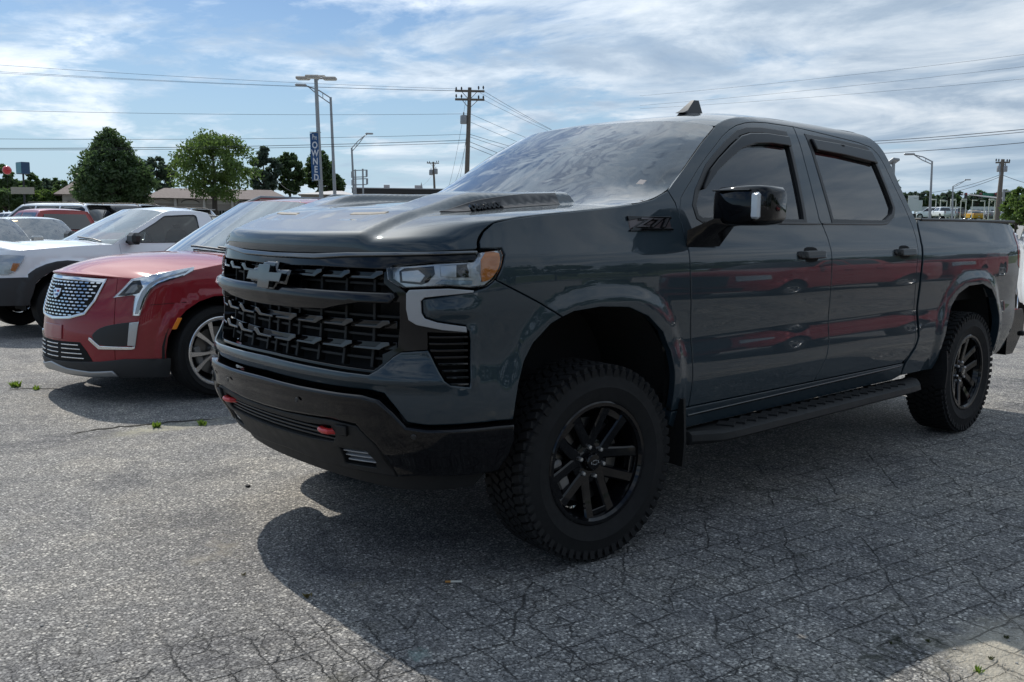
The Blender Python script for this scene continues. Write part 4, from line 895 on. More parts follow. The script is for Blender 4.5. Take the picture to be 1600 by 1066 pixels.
    def top_at(x):
        f = np.interp(-x, [-A.xc, -(A.xc*.67+A.xw*.33), -(A.xc*.34+A.xw*.66), -A.xw, -(A.xw-.35), -(xR+.15), -xR, -(xR+xt)/2, -xt], [zb, zb+(cab_top-zb)*.36, zb+(cab_top-zb)*.68, cab_top, cab_top+.02, cab_top+.02, cab_top, (cab_top+zb)/2+.02, zb]); return float(f)
    x0_ = A.xc - .16
    for b in bounds:
        x1_ = b; n = 8; xs_ = np.linspace(x0_, x1_ + dx, n)
        topl = [(x, max(zb + .03, top_at(x + (.045 if x > A.xw else 0) ) - (.055 if x < A.xw else .05))) for x in xs_]
        if topl[-1][1] - zb > .12 or len(wins) == 0:
            w_ = [(x0_, zb+.028)] + [p for p in topl if p[1] > zb + .035] + [(x1_ + dx, zb+.028)]; wins.append([tuple(p_) for p_ in (chaikin(resample(w_, .07), 2) if h <= .08 else np.array(w_))])
        x0_ = x1_ - dx
    far = h > .08
    ff = pp('cab_side', fr, body, holes=[] if far else [w_ for w_ in wins], th=.03)
    for f_, sg in zip(ff, (1, -1)):
        for w_ in wins:
            wz = [(SA(x), z) for x, z in w_]
            panel('window', S_, flip(wz, sg), A.win, f_, d=.005 if far else -.008, h=h*1.2, th=.004, lip=.002, sink=0)
            if not far: panel('window_seal', S_, inset(np.array(flip(wz, sg)) if area(np.array(flip(wz, sg))) > 0 else np.array(flip(wz, sg))[::-1], -.012), SATB, f_, d=.003, h=h, th=.01, holes=[flip(wz, sg)], lip=.002, sink=0)
    # back glass
    if A.kind == 'pickup':
        b_ = MB(); y0 = float(P1(SA(xt), zb)[1]); y1 = float(P1(SA(xR), cab_top)[1])
        b_.add([(xt, -y0, zb-.5), (xt, y0, zb-.5), (xt, y0, zb), (xR, y1, cab_top), (xR-.02, 0, zr-.02), (xR, -y1, cab_top), (xt, -y0, zb)], [(0,1,2,3,4,5,6)]); cb = b_.build('cab_back', body, T)
        gw = MB(); f_ = lambda t, y: (xt + (xR-xt)*t - .045, y, zb + (cab_top-zb)*t); gw.add([f_(.10, -y0*.82), f_(.10, y0*.82), f_(.86, y1*.86), f_(.86, -y1*.86)], [(0,1,2,3)]); gw.build('rear_window', GL_DARK if A.win is GL_DARK else A.win, cb)
        bb = MB(); x0b = xt - .03; bb.box(((x0b+xr)/2, 0, .62), (abs(xr-x0b)-.1, W*1.7, .04)); bb.box(((x0b+xr)/2, W*.84, .85), (abs(xr-x0b)-.1, .04, (ztop-.62)*1.0)); bb.box(((x0b+xr)/2, -W*.84, .85), (abs(xr-x0b)-.1, .04, (ztop-.62)))
        bb.box((x0b-.02, 0, .86), (.03, W*1.7, .5)); bb.box((xr+.06, 0, (ztop+zmid)/2), (.05, W*1.6, ztop-zmid-.01)); bb.build('bed_liner', MATTB, T)
        for sg in (1, -1):
            rc = MB(); rc.box(((x0b+xr)/2, sg*(W*.93), ztop+.006), (abs(xr-x0b)-.06, .07, .02), bev=.006); rc.build('bed_rail', SATB, T)
    else:
        Eb = [Er_[-1], P1(SA(xR + (xt-xR)*.5), (cab_top+zb)/2 + .02), P1(SA(xt), zb)]
        xb = (xr + .04) if A.kind == 'suv' else xt - .12
        Kb = [Kr_[-1], ((Kr_[-1][0]+xb)/2 - .04, 0, (zr+zb)/2 + .04), (xb, 0, zb+.01)]
        Cb = [Kb[-1], (xb, W*.4, zb+.01), (xb*.6+xt*.4, W*.75, zb+.006), Eb[-1]]
        BP = Patch(Cr_, Cb, Eb, Kb, .8, 1.0, None, 2.2); rg = panel('rear_window', BP, rrect(.76, .90, .05, b0=.05), GL_DARK, T, d=.004, h=h, th=.006)
        panel('rear_window_frame', BP, rrect(.797, .997, .01), body, T, h=h, th=.02)
        if A.kind == 'suv':
            sp_ = MB(); sp_.box((xR-.10, 0, zr-.035), (.30, W*1.25, .03), bev=.01); sp_.build('roof_spoiler', body, T, True)
            RP3 = rear_patch(ztop, ztop+.04)
        else:
            Fd = Cb; Ed = [Eb[-1]] + [P1(min(SA(x), sr), zb - .03*t) for x, t in ((xt-.2, .3), (xs+.02, 1))]; Kd = [Kb[-1], ((xb+xr)/2, 0, zb+.02), (xr+.03, 0, zb-.03)]
            Cd = [Kd[-1], (xr+.05, W*.45, zb-.03), Ed[-1]]
            DP = Patch(Fd, Cd, Ed, Kd, .8, 1.0, None, 2.4); panel('boot_lid', DP, rrect(.797, .997, .01), body, T, h=h, th=.02)
    if A.rails:
        for sg in (1, -1):
            y_ = sg*float(P1(SA((A.xw+xR)/2), cab_top)[1])*.93; r_ = MB(); r_.tube([(A.xw-.05, y_*.98, zr-.04), (A.xw-.25, y_, zr+.035), (xR+.3, y_, zr+.035), (xR+.1, y_*.98, zr-.03)], .018, 6); r_.build('roof_rail', DCHROME if A.rails is True else A.rails, T, True)
    # lamps and grille for far vehicles
    if A.frontx:
        zl = A.zh - .06
        for sg in (1, -1):
            hb = panel('headlight', S_, flip([(sc*.62, zl), (sc*1.28, zl+.01), (sc*1.30, zl-.10), (sc*.66, zl-.14)], sg), LENSW, T, d=.006, h=h, th=.02)
        panel('grille', S_, full([(0, zl+.01), (sc*.52, zl), (sc*.50, zl-.28), (0, zl-.30)]), SATB, T, d=.008, h=h, th=.02)
        panel('lower_grille', S_, full([(0, z0+.22), (sc*.8, z0+.22), (sc*.75, z0+.10), (0, z0+.10)]), VOID, T, d=.006, h=h, th=.02)
    # mirrors, sill, underbody
    for sg in (1, -1):
        mm = MB(); p = P1(SA(A.xc-.22-A.mdx), zb+.03); p = p - np.array([0,0,A.mdz]); mm.box((p[0]+.0, sg*(p[1]+.13), zb+.075-A.mdz), (.13, .22, .15), bev=.04); mm.box((p[0], sg*(p[1]+.02), zb+.02-A.mdz), (.06, .12, .05), bev=.01)
        mm.build('door_mirror', A.mirror if hasattr(A, 'mirror') else body, T, True)
    pp('sill', [(-Ra-.01, z0+.07), (-A.wb+Ra+.01, z0+.07), (-A.wb+Ra+.01, z0-.03), (-Ra-.01, z0-.03)], A.clad, d=-.004)
    ub = MB(); ub.box(((xf+xr)/2-.25, 0, z0+.12), (xf-xr-1.0, W*1.4, .2)); ub.box(((xf+xr)/2, 0, z0+.35), (xf-xr-1.0, W*1.2, .3)); ub.build('underbody', VOID, T)
    for cx in (0, -A.wb):
        for sg in (1, -1):
            w_ = MB(); w_.lathe([(Ra+.03, W*.55), (Ra+.03, W-.06)], 16, ang=(-.1, math.pi+.1)); w_.lathe([(.02, W*.55), (Ra+.03, W*.55)], 16, ang=(-.1, math.pi+.1)); w_.v = [(x, y*sg, z) for x, y, z in w_.v]; w_.build('wheel_well', VOID, T, loc=(cx, 0, zc), fix=False)
    wd = .235; first = make_wheel('wheel', T, (0, W-.01-wd/2, A.R-.002), 0, A.R, A.rr, wd, A.wheel, 1, .3)
    make_wheel('wheel', T, (0, -(W-.01-wd/2), A.R-.002), 0, 0, 0, 0, '', -1, 1.0, dup=first)
    make_wheel('wheel', T, (-A.wb, W-.01-wd/2, A.R-.002), 0, 0, 0, 0, '', 1, 2.0, dup=first)
    make_wheel('wheel', T, (-A.wb, -(W-.01-wd/2), A.R-.002), 0, 0, 0, 0, '', -1, .6, dup=first)
    if A.interior:
        seat(T, A.xw-.40, W*.42, zb-.42, SEATL if A.interior == 2 else SEAT, .60, .48); seat(T, A.xw-.40, -W*.42, zb-.42, SEATL if A.interior == 2 else SEAT, .60, .48)
        b_ = MB(); b_.box((A.xc-.32, 0, zb-.06), (.55, W*1.6, .14), bev=.04); b_.build('dashboard', SEATL if A.interior == 2 else SATB, T, True)
        b_ = MB(); cx_ = A.xw+.10; b_.tube([(cx_+.05*math.sin(a), W*.42+.18*math.cos(a), zb+.02+.17*math.sin(a)) for a in np.linspace(0, 2*math.pi, 21)], .014, 8, cap=False); b_.build('steering_wheel', SATB, T, True)
    T['_'] = 1; del T['_']
    return T, S_, HP, WP
def clone(T, loc, rz, label, recol=None, group=None, name=None):
    def rec(o, p):
        c = o.copy(); COL.objects.link(c); c.parent = p
        if recol and o.type == 'MESH':
            for i, sl in enumerate(c.material_slots):
                nm_ = recol.get(sl.material)
                if nm_: sl.link = 'OBJECT'; sl.material = nm_
        for ch in o.children: rec(ch, c)
        return c
    c = rec(T, None); c.location = loc; c.rotation_euler = (0, 0, rz); c['label'] = label
    if group: c['group'] = group
    return c
# ------------------------------------------------------------------ red crossover beside the pickup
def rm_(x): a_ = abs(x); return math.copysign(a_ + float(np.interp(a_, [0,.1,.27,.45,.62,.70,.85,3], [0,0,-.032,-.057,-.075,-.068,-.053,-.052])), x)
def flr(p, sg=1): return [(rm_(x)*sg, y) for x, y in p]
RED = mat('paint deep red', (.22, .012, .018), .60, .05, 1, .03, spec=.12, flake=.3)
TX, SS, HPx, WPx = vehicle('parked_suv', 'dark red crossover with a chrome mesh grille parked beside the big dark pickup', 'car', (-.37, -4.42, -.03), .10, RED,
    shell=SUV, sh=.655, hoodK=[(.865,0,1.000),(.785,0,1.028),(.66,0,1.072),(.48,0,1.115),(.13,0,1.150)], zh=.978, zb=1.115, zr=1.635, xc=-.45, xw=-1.14, xr2=-3.25, xt=-3.62, R=.380, rr=.272, wb=2.857, z0=.235, h=.035, wheel='fan', win=GL_SIDE, ws=GL_CLR, frontx=False, doors=(-.60,-1.62,-2.60), rails=DCHROME, interior=2, arch=.435, tum=.28, mdx=.30, mdz=.06)
CLAD = mat('grey cladding plastic', (.030,.031,.033), .6, bump=(300,.2,.001))
def sp2(nm, out, m_, sides=2, parent=TX, **k):
    k.setdefault('h', .03); r = []
    if 'holes' in k: k['holes'] = [flr(q, 1) for q in k['holes']]
    for sg in ((1, -1) if sides == 2 else (1,)): r.append(panel(nm, SS, flr(out, sg), m_, parent, **k))
    return r
gro = [(0,.985),(.30,.985),(.625,.972),(.612,.935),(.548,.802),(.453,.693),(.266,.652),(0,.635)]
gri = [(0,.952),(.30,.952),(.588,.940),(.580,.925),(.520,.805),(.435,.712),(.262,.675),(0,.662)]
g_ = sp2('grille', full(gro), CHROME, 1, d=.016, th=.03, holes=[full(gri)], lip=.008, sink=.008)[0]
sp2('grille_void', full(gri), VOID, 1, d=.004, parent=g_, th=.002)
sm_ = MB(); pr = None
for r_ in range(11):
    z_ = .683 + r_*.0255
    for c_ in range(-9, 10):
        s_ = (c_ + (.5 if r_ % 2 else 0))*.060
        lim = np.interp(z_, [.66,.70,.80,.92,.95], [.17,.34,.43,.485,.49])
        if abs(s_) > lim or (abs(s_) < .075 and .79 < z_ < .90): continue
        w2 = .024; v = SS(np.array([s_-w2, s_-w2*.6, s_+w2*.6, s_+w2, s_+w2*.6, s_-w2*.6]), np.array([z_, z_+.0055, z_+.0055, z_, z_-.0055, z_-.0055]), .013)
        v2 = SS(np.array([s_-w2, s_-w2*.6, s_+w2*.6, s_+w2, s_+w2*.6, s_-w2*.6]), np.array([z_, z_+.0055, z_+.0055, z_, z_-.0055, z_-.0055]), .004)
        o_ = MB(); o_.add(list(map(tuple, v)) + list(map(tuple, v2)), [(0,1,2,3,4,5)] + [(i, (i+1) % 6, 6+(i+1) % 6, 6+i) for i in range(6)]); o_.build('grille_stud', CHROME, g_)
em2 = sp2('crest_emblem', [(-.062,.882),(.062,.882),(.058,.84),(.035,.815),(0,.803),(-.035,.815),(-.058,.84)], CHROME, 1, d=.024, th=.012, lip=.004, parent=g_)[0]
for sx_, sz_, m_ in ((-.028,.862,'crest blue'),(.028,.862,'crest red'),(-.022,.834,'crest silver'),(.022,.834,'crest blue')):
    panel('crest_field', SS, [(sx_-.020,sz_-.010),(sx_+.020,sz_-.010),(sx_+.020,sz_+.010),(sx_-.020,sz_+.010)], mat(m_, {'crest blue':(.05,.09,.25),'crest red':(.3,.02,.03),'crest silver':(.5,.5,.52)}[m_], .3, .4), em2, d=.026, h=.05, th=.002)
lampo = [(.704,.829),(.760,.885),(.839,.975),(.925,.993),(1.05,1.018),(1.20,1.045),(1.335,1.066),(1.325,1.038),(1.245,.997),(1.13,.974),(1.05,.940),(.992,.895),(.955,.83),(.925,.76),(.905,.693),(.854,.694),(.862,.78),(.872,.845),(.851,.852),(.78,.842)]
for sg in (1, -1):
    b = panel('headlight', SS, flr(lampo, sg), CHROME, TX, d=.005, h=.03, th=.02, lip=.004)
    panel('lamp_pocket', SS, flr([(.735,.842),(.80,.91),(.850,.963),(.912,.968),(.935,.914),(.905,.868),(.872,.858),(.80,.846)], sg), VOID, b, d=.007, h=.04, th=.002)
    panel('lamp_reflector', SS, flr([(.79,.862),(.845,.93),(.885,.94),(.895,.90),(.86,.87)], sg), DCHROME, b, d=.009, h=.04, th=.002)
    panel('light_guide', SS, flr([(.892,.705),(.868,.706),(.890,.80),(.925,.88),(.985,.945),(1.06,.985),(1.20,1.020),(1.30,1.050),(1.26,1.020),(1.13,.990),(1.04,.955),(.975,.90),(.935,.82)], sg), mat('daylight lamp white', (.75,.78,.80), .15, 0, 1), b, d=.010, h=.03, th=.004)
    panel('lamp_divider', SS, flr([(.905,.74),(.935,.83),(.985,.905),(1.05,.948),(1.24,1.006),(1.24,1.000),(1.05,.940),(.992,.898),(.945,.82),(.912,.74)], sg), GLOSSB, b, d=.013, h=.03, th=.004, lip=.001)
    panel('headlight_lens', SS, flr(lampo, sg), GL_LENS, b, d=.018, h=.03, th=.004)
    f_ = panel('fog_recess', SS, flr([(.525,.525),(.56,.565),(.625,.603),(.74,.632),(.893,.650),(.862,.460),(.60,.452)], sg), SATB, TX, d=.005, h=.03, th=.01, smooth=1)
    panel('fog_trim', SS, flr([(.508,.520),(.530,.512),(.612,.456),(.838,.450),(.862,.458),(.858,.436),(.838,.430),(.600,.430),(.500,.500)], sg), CHROME, TX, d=.012, h=.03, th=.015)
    panel('fog_lamp', SS, flr([(.832,.640),(.898,.650),(.866,.458),(.812,.462)], sg), LENSW, f_, d=.016, h=.03, th=.012, lip=.004)
    panel('side_marker', SS, flr([(1.176,.674),(1.208,.672),(1.165,.585),(1.130,.585)], sg), AMBER, TX, d=.012, h=.03, th=.01)
    panel('lower_cladding', SS, flr([(.426,.325),(.604,.332),(.789,.356),(1.12,.352),(1.113,.20),(.731,.205),(.700,.255),(.509,.245)], sg), CLAD, TX, d=.014, h=.04, th=.02)
    panel('dark_line', SS, flr([(.980,.778),(1.25,.795),(1.25,.791),(.980,.774)], sg), VOID, TX, d=.0012, h=.05, th=.001, lip=.001, sink=0)  # thin dark strip between headlight and wheel arch
sp2('lower_grille', full([(0,.470),(.40,.476),(.475,.41),(.535,.332),(.30,.315),(0,.310)]), VOID, 1, d=.005)
for z_ in (.350,.385,.420,.452): sp2('lower_grille_bar', full([(.0,z_),(.10,z_+.001),(.10,z_-.007),(0,z_-.008)]), CHROME, 1, d=.012, h=.06, lip=.001); sp2('lower_grille_bar', [(.16,z_+.002),(.46-(z_-.33)*.6,z_+.004),(.46-(z_-.33)*.6,z_-.003),(.16,z_-.006)], CHROME, d=.012, h=.06, lip=.001)
sp2('skid_lip', full([(0,.300),(.233,.262),(.509,.248),(.70,.262),(.735,.214),(.50,.200),(.30,.205),(0,.22)]), mat('satin silver trim', (.42,.43,.44), .35, .8), 1, d=.030, th=.03, lip=.01, sink=.008)
sp2('lower_valance', full([(0,.312),(.30,.318),(.43,.325),(.51,.245),(.233,.262),(0,.300)]), CLAD, 1, d=.016)
sp2('plate_mount', [(-.16,.60),(.16,.60),(.16,.49),(-.16,.49)], mat('paint deep red light', (.30,.06,.07), .35, .4, .8), 1, d=.010, th=.01)
b = MB(); pts = [WPx(np.array([a]), np.array([c]), .02)[0] for a, c in ((.55,.02),(.30,.03),(.0,.05),(-.1,.055))]; b.tube(pts, .010, 6); b.build('wiper', SATB, TX)
b = MB(); pts = [WPx(np.array([a]), np.array([c]), .03)[0] for a, c in ((.66,.00),(.40,.045),(.30,.05))]; b.tube(pts, .008, 6); b.build('wiper', SATB, TX)
# ------------------------------------------------------------------ white pickup behind it
WHT = mat('paint white', (.78,.81,.85), .35, .05, 1, .05)
TW, SW, HPw, WPw = vehicle('parked_pickup', 'white two door pickup with dark grey wheel arches parked beyond the red crossover', 'truck', (-.72, -9.35, -.035), .09, WHT,
    kind='pickup', shell=WHITE, sh=.62, zh=1.06, zb=1.125, zr=1.60, xc=-.60, xw=-1.36, xr2=-2.02, xt=-2.18, R=.375, rr=.22, wb=3.24, z0=.42, h=.04, wheel='steel', win=GL_SEE, ws=GL_CLR, frontx=False, doors=(-.68,-1.86), zbed=1.09, interior=2, arch=.45, mirror=SATB, xf=.86, xr=-4.45, W=.90)
CLD = mat('charcoal wheel arch plastic', (.028,.029,.031), .7, bump=(300,.2,.001))
for sg in (1, -1):
    for cx in (0, -3.24):
        o_ = [(cx+.62*math.cos(a), .40+.54*math.sin(a)) for a in np.linspace(.0, math.pi, 17)] + [(cx+.45*math.cos(a), .395+.45*math.sin(a)) for a in np.linspace(math.pi, 0, 17)]
        panel('arch_flare', SW, flip([(SW.s_at(min(x, .43)), z) for x, z in o_], sg), CLD, TW, d=.012, h=.04, th=.03, lip=.008, sink=.008)
    hb = panel('headlight', SW, flip([(.62,1.005),(.80,1.010),(.985,1.000),(.965,.945),(.90,.83),(.80,.775),(.62,.77)], sg), LENSW, TW, d=.006, h=.04, th=.02)
    panel('amber_marker', SW, flip([(.852,.914),(.930,.908),(.872,.812),(.822,.825)], sg), AMBER, hb, d=.010, h=.04, th=.01)
    panel('headlight_lens', SW, flip([(.62,1.005),(.80,1.010),(.985,1.000),(.965,.945),(.90,.83),(.80,.775),(.62,.77)], sg), GL_LENS, hb, d=.018, h=.04, th=.004)
panel('bumper_skin', SW, full([(0,.74),(.70,.735),(1.10,.745),(1.05,.55),(.99,.40),(0,.40)]), CLD, TW, d=.012, h=.05, th=.03, lip=.008)
panel('grille', SW, full([(0,1.02),(.50,1.01),(.52,.80),(0,.79)]), SATB, TW, d=.008, h=.05, th=.02)
b = MB(); pts = [WPw(np.array([a]), np.array([c]), .02)[0] for a, c in ((.62,.0),(.45,.03),(.05,.05))]; b.tube(pts, .009, 6); b.build('wiper', SATB, TW)
# ------------------------------------------------------------------ terrain and places
CP = Vector((2.80076, 3.55840, 1.39385))
def at(px, py, dist):   # a bearing and height read from the photograph, at a chosen distance in metres
    d = fw + r2*((px-800)/1438.397) - u2*((py-533)/1438.397); h = math.hypot(d.x, d.y)
    return CP + d*(dist/h)
def ground_z(x, y):
    r = math.hypot(x-2.8, y-3.56)
    w_ = float(np.interp(math.atan2(-(x-2.8), -(y-3.56)), [.75, 1.05], [.30, 1.0]))   # the land rises more towards the west
    return float(np.interp(r, [0, 32, 45, 60, 80, 110, 150, 220, 3000], [0, 0, .35, 1.15, 1.95, 2.35, 2.85, 3.4, 4.2]))*w_ - .035 if y < 6 else float(np.interp(r, [0, 60, 150, 3000], [0, 0, 1, 2])) - .035
def spot(px, dist): p = at(px, 340, dist); return (p.x, p.y, ground_z(p.x, p.y))
def head(px): p = at(px, 340, 10) - CP; return math.atan2(p.y, p.x)
# ------------------------------------------------------------------ parked cars further off
SIL = paint('silver blue', (.30,.34,.40), .7); WH2 = paint('white', (.62,.64,.66), .1); BLK = paint('black', (.012,.012,.014)); REDB = paint('bright red', (.30,.015,.012)); GRY = paint('grey', (.12,.125,.13), .5); YEL = paint('yellow', (.65,.35,.02), .1); TEAL = paint('teal blue', (.03,.10,.13)); BEI = paint('pale silver', (.40,.40,.39), .5)
sed, _, _, _ = vehicle('parked_car', 'silver blue saloon facing the camera with a yellow oval sticker on its windscreen', 'car', spot(52, 21.8), head(52) + math.pi + .10, SIL,
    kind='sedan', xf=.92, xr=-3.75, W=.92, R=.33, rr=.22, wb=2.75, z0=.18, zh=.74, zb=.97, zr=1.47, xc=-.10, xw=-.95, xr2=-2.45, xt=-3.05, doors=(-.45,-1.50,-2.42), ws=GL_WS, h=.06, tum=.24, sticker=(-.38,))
clone(sed, spot(-30, 20.3), head(0) + math.pi + .12, 'silver saloon cut off by the left edge of the picture', group=None, recol={SIL: BEI})
rp, _, _, _ = vehicle('parked_pickup', 'bright red pickup seen from behind among the parked cars on the left', 'truck', (0, 0, 0), 0, REDB,
    kind='pickup', xf=.85, xr=-4.35, W=.92, R=.37, rr=.22, wb=3.2, z0=.40, zh=1.00, zb=1.12, zr=1.72, xc=-.55, xw=-1.25, xr2=-2.55, xt=-2.72, doors=(-.60,-1.60,-2.50), zbed=1.10, h=.09, tum=.24)
p = spot(86, 29); hd_ = head(86) + .42; rp.location = (p[0] + 2.0*math.cos(hd_), p[1] + 2.0*math.sin(hd_), p[2]); rp.rotation_euler.z = hd_
big, _, _, _ = vehicle('parked_suv', 'long white wagon with dark windows and a roof spoiler, behind the red pickup', 'car', (0, 0, 0), 0, WH2,
    xf=.95, xr=-4.35, W=1.0, R=.42, rr=.28, wb=3.05, z0=.30, zh=1.10, zb=1.22, zr=1.92, xc=-.25, xw=-1.0, xr2=-3.75, xt=-4.12, doors=(-.55,-1.65,-2.70), h=.10, tum=.24, rails=SATB, arch=.49)
p = spot(80, 41); hd_ = head(80) + .92; big.location = (p[0]+1.7*math.cos(hd_), p[1]+1.7*math.sin(hd_), p[2]+.06); big.rotation_euler.z = hd_
p = spot(168, 41); hd_ = head(168) + .92; clone(big, (p[0]+1.7*math.cos(hd_), p[1]+1.7*math.sin(hd_), p[2]+.06), hd_, 'long black wagon beside the white one, left of the white pickup cab', {WH2: BLK})
p = spot(252, 43); hd_ = head(252) + .92; clone(big, (p[0]+1.7*math.cos(hd_), p[1]+1.7*math.sin(hd_), p[2]-.05), hd_, 'grey four wheel drive wagon whose roof shows above the white pickup', {WH2: GRY})
p = spot(340, 30); hd_ = head(340) + .35; clone(big, (p[0]+1.0*math.cos(hd_), p[1]+1.0*math.sin(hd_), p[2]-.38), hd_, 'pale silver wagon with a dark rear window right behind the white pickup cab', {WH2: BEI})
i = 0
for px, d_, hdo, src, rc, lab in ((4, 62, .5, sed, {SIL: WH2}, 'small white car at the left edge, below the red balloon'), (14, 70, .9, sed, {SIL: GRY}, 'small grey car far left in front of the wooded slope'), (22, 76, 1.0, big, {}, 'distant white wagon under the beige sign board'),
        (376, 74, .6, big, {WH2: TEAL}, 'dark teal van parked in front of the shop fronts'), (336, 72, 1.2, sed, {SIL: WH2}, 'white car parked under the light green tree'), (404, 76, 1.0, sed, {SIL: BEI}, 'pale silver car in front of the right hand shops'),
        (1440, 168, 1.3, big, {}, 'distant white wagon nearest to the cab, in front of the car showroom'), (1464, 150, .4, rp, {REDB: WH2}, 'distant white pickup beside the tall street lamp'), (1484, 180, .5, big, {WH2: GRY}, 'distant grey wagon in front of the car showroom'), (1499, 185, .5, sed, {SIL: WH2}, 'distant white saloon left of the yellow car'),
        (1516, 175, .35, sed, {SIL: YEL}, 'distant yellow car on the showroom forecourt'), (1531, 180, .6, sed, {SIL: GRY}, 'distant dark grey car right of the yellow one'), (1546, 185, .5, sed, {SIL: WH2}, 'distant white saloon left of the leaning utility pole'), (1580, 165, 1.3, big, {WH2: SIL}, 'distant silver blue wagon right of the leaning utility pole'),
        (1688, 19.5, .08, big, {}, 'white wagon cut off by the right edge, behind the dark pickup bed')):
    clone(src, spot(px, d_), head(px) + hdo, lab, rc or None)
# the row on the near side of the aisle, behind the camera: seen mirrored in the dark doors
RB = (-9.05, 6.3)
clone(rp, (RB[0], RB[1], -.035), math.radians(2), 'red pickup parked across the aisle, mirrored in the doors of the dark truck')
clone(big, (-16.6, 6.5, -.035), math.radians(3), 'red wagon parked across the aisle further back', {WH2: REDB})
clone(sed, (1.5, 12.0, -.035), math.radians(-88), 'white saloon parked across the aisle behind the camera', {SIL: WH2})
# ------------------------------------------------------------------ buildings
BRICK = mat('beige render', (.34,.31,.27), .85, bump=(20,.2,.01), var=(1.2,.12)); ROOFM = mat('brown shingle roof', (.105,.080,.078), .85, bump=(14,.5,.02), var=(2.0,.25)); TRIM = mat('cream trim', (.45,.43,.38), .7)
DGLASS = mat('shop window glass', (.012,.014,.016), .06, 0, .3, spec=.8); WALLW = mat('white cladding', (.62,.63,.64), .6, var=(.6,.06)); DROOF = mat('dark flat roof', (.03,.028,.027), .8); PALE = mat('pale roof metal', (.36,.35,.35), .6); SIGND = mat('sign letters dark', (.03,.02,.02), .6)
def frame_b(a, b):   # x along the facade from a to b, y away from the camera
    dx = Vector((b.x-a.x, b.y-a.y, 0)); L = dx.length; ang = math.atan2(dx.y, dx.x); return L, ang
# gabled hall at the left
a, b = at(90, 320, 92), at(150, 320, 92); zb0 = .5
T = empty('gabled_building', (a.x, a.y, zb0), frame_b(a, b)[1]); tag(T, 'beige building with a brown hipped roof, half hidden by the dark tree', 'building')
L = frame_b(a, b)[0]*1.9; ey = at(105, 303.5, 92).z - zb0; pk = at(135, 281, 92).z - zb0
m = MB(); m.box((L/2+.2, 5, ey/2), (L-.4, 9.6, ey)); m.build('wall', BRICK, T)
m = MB(); m.add([(-.3,-.2,ey),(L+.3,-.2,ey),(L+.3,10.2,ey),(-.3,10.2,ey),(L*.34,5,pk+.4),(L*.8,5,pk+.4)], [(0,1,5,4),(1,2,5),(2,3,4,5),(3,0,4),(0,3,2,1)]); m.build('roof', ROOFM, T)
m = MB(); m.tube([(1.9,.10,ey-.1),(1.9,.06,.1)], .06, 6); m.build('downpipe', SATB, T)
m = MB(); m.box((.95,.05,ey-.85), (.35,.1,.5)); m.build('wall_lamp', SATB, T)
m = MB(); m.box((1.2, .03, 1.1), (.95,.08,2.0)); m.build('door', TRIM, T)
# shops
a, b = at(228, 320, 98), at(452, 320, 98); L, ang = frame_b(a, b); zb0 = .6
T = empty('shop_row', (a.x, a.y, zb0), ang); tag(T, 'long beige row of shops with a brown roof behind the light green tree', 'building')
ey = at(300, 310.5, 98).z - zb0; pk = at(300, 292.5, 98).z - zb0
m = MB(); m.box((L/2, 5, ey/2), (L, 9.5, ey)); m.build('wall', BRICK, T)
m = MB(); m.add([(-.3,-.9,ey),(L+.3,-.9,ey),(L+.3,10.2,ey),(-.3,10.2,ey),(1.5,4.5,pk),(L-1.5,4.5,pk)], [(0,1,5,4),(1,2,5),(2,3,4,5),(3,0,4),(0,3,2,1)]); m.build('roof', ROOFM, T)
for k_ in range(5):
    x0 = L*(.02+.196*k_); w_ = L*.17
    m = MB(); m.box((x0+w_/2, +.17, ey-.28), (w_, .16, .5), bev=.02); fs = m.build('fascia_panel', TRIM, T)
    m = MB(); pts = [(x0+w_/2+w_*.36*math.cos(t), +.05, ey-.42+.30*math.sin(t)) for t in np.linspace(0, math.pi, 13)]; m.tube(pts, .035, 5); m.build('arch_moulding', SATB if k_ % 2 else TRIM, T)
    for j in range(4):
        m = MB(); m.box((x0 + w_*(.14+.24*j), +.20, ey*.36), (w_*.19, .16, ey*.52)); wd_ = m.build('window', DGLASS, T)
        m = MB(); m.box((x0 + w_*(.14+.24*j), +.10, ey*.36), (.06, .06, ey*.52)); m.build('mullion', TRIM, wd_)
    m = MB(); m.box((x0 + w_*1.06, -.35, ey/2), (.22, .22, ey)); m.build('post', TRIM, T)
# low building with the pale roof, and the dark flat roofed one
a, b = at(470, 300, 84), at(552, 300, 84); L, ang = frame_b(a, b); zb0 = .6
T = empty('pale_roof_building', (a.x, a.y, zb0), ang); tag(T, 'low building with a pale grey roof behind the banner lamp post', 'building')
ey = at(520, 304, 84).z - zb0; pk = at(530, 298.5, 84).z - zb0
m = MB(); m.box((L/2, 3, ey/2), (L, 5.6, ey)); m.build('wall', BRICK, T)
m = MB(); m.add([(-.3,-.4,ey-.02),(L+.3,-.4,ey-.02),(L+.3,6.3,ey-.02),(-.3,6.3,ey-.02),(L*.6,3,pk+.1),(L*.8,3,pk+.1)], [(0,1,5,4),(1,2,5),(2,3,4,5),(3,0,4),(0,3,2,1)]); m.build('roof', PALE, T)
a, b = at(556, 300, 78), at(712, 300, 78); L, ang = frame_b(a, b); zb0 = .5
T = empty('flat_roof_building', (a.x, a.y, zb0), ang); tag(T, 'long low building with a dark canopy and thin pale roof edge behind the hood', 'building')
ey = at(640, 303, 78).z - zb0; tp_ = at(640, 296, 78).z - zb0
m = MB(); m.box((L/2, 4.5, ey/2), (L, 7, ey)); m.build('wall', BRICK, T)
m = MB(); m.box((L/2, 3.8, (ey+tp_)/2), (L+.6, 8.4, tp_-ey)); m.build('roof', DROOF, T)
m = MB(); m.box((L/2, 3.8, tp_+.04), (L+.7, 8.5, .07)); m.build('roof_edge', PALE, T)
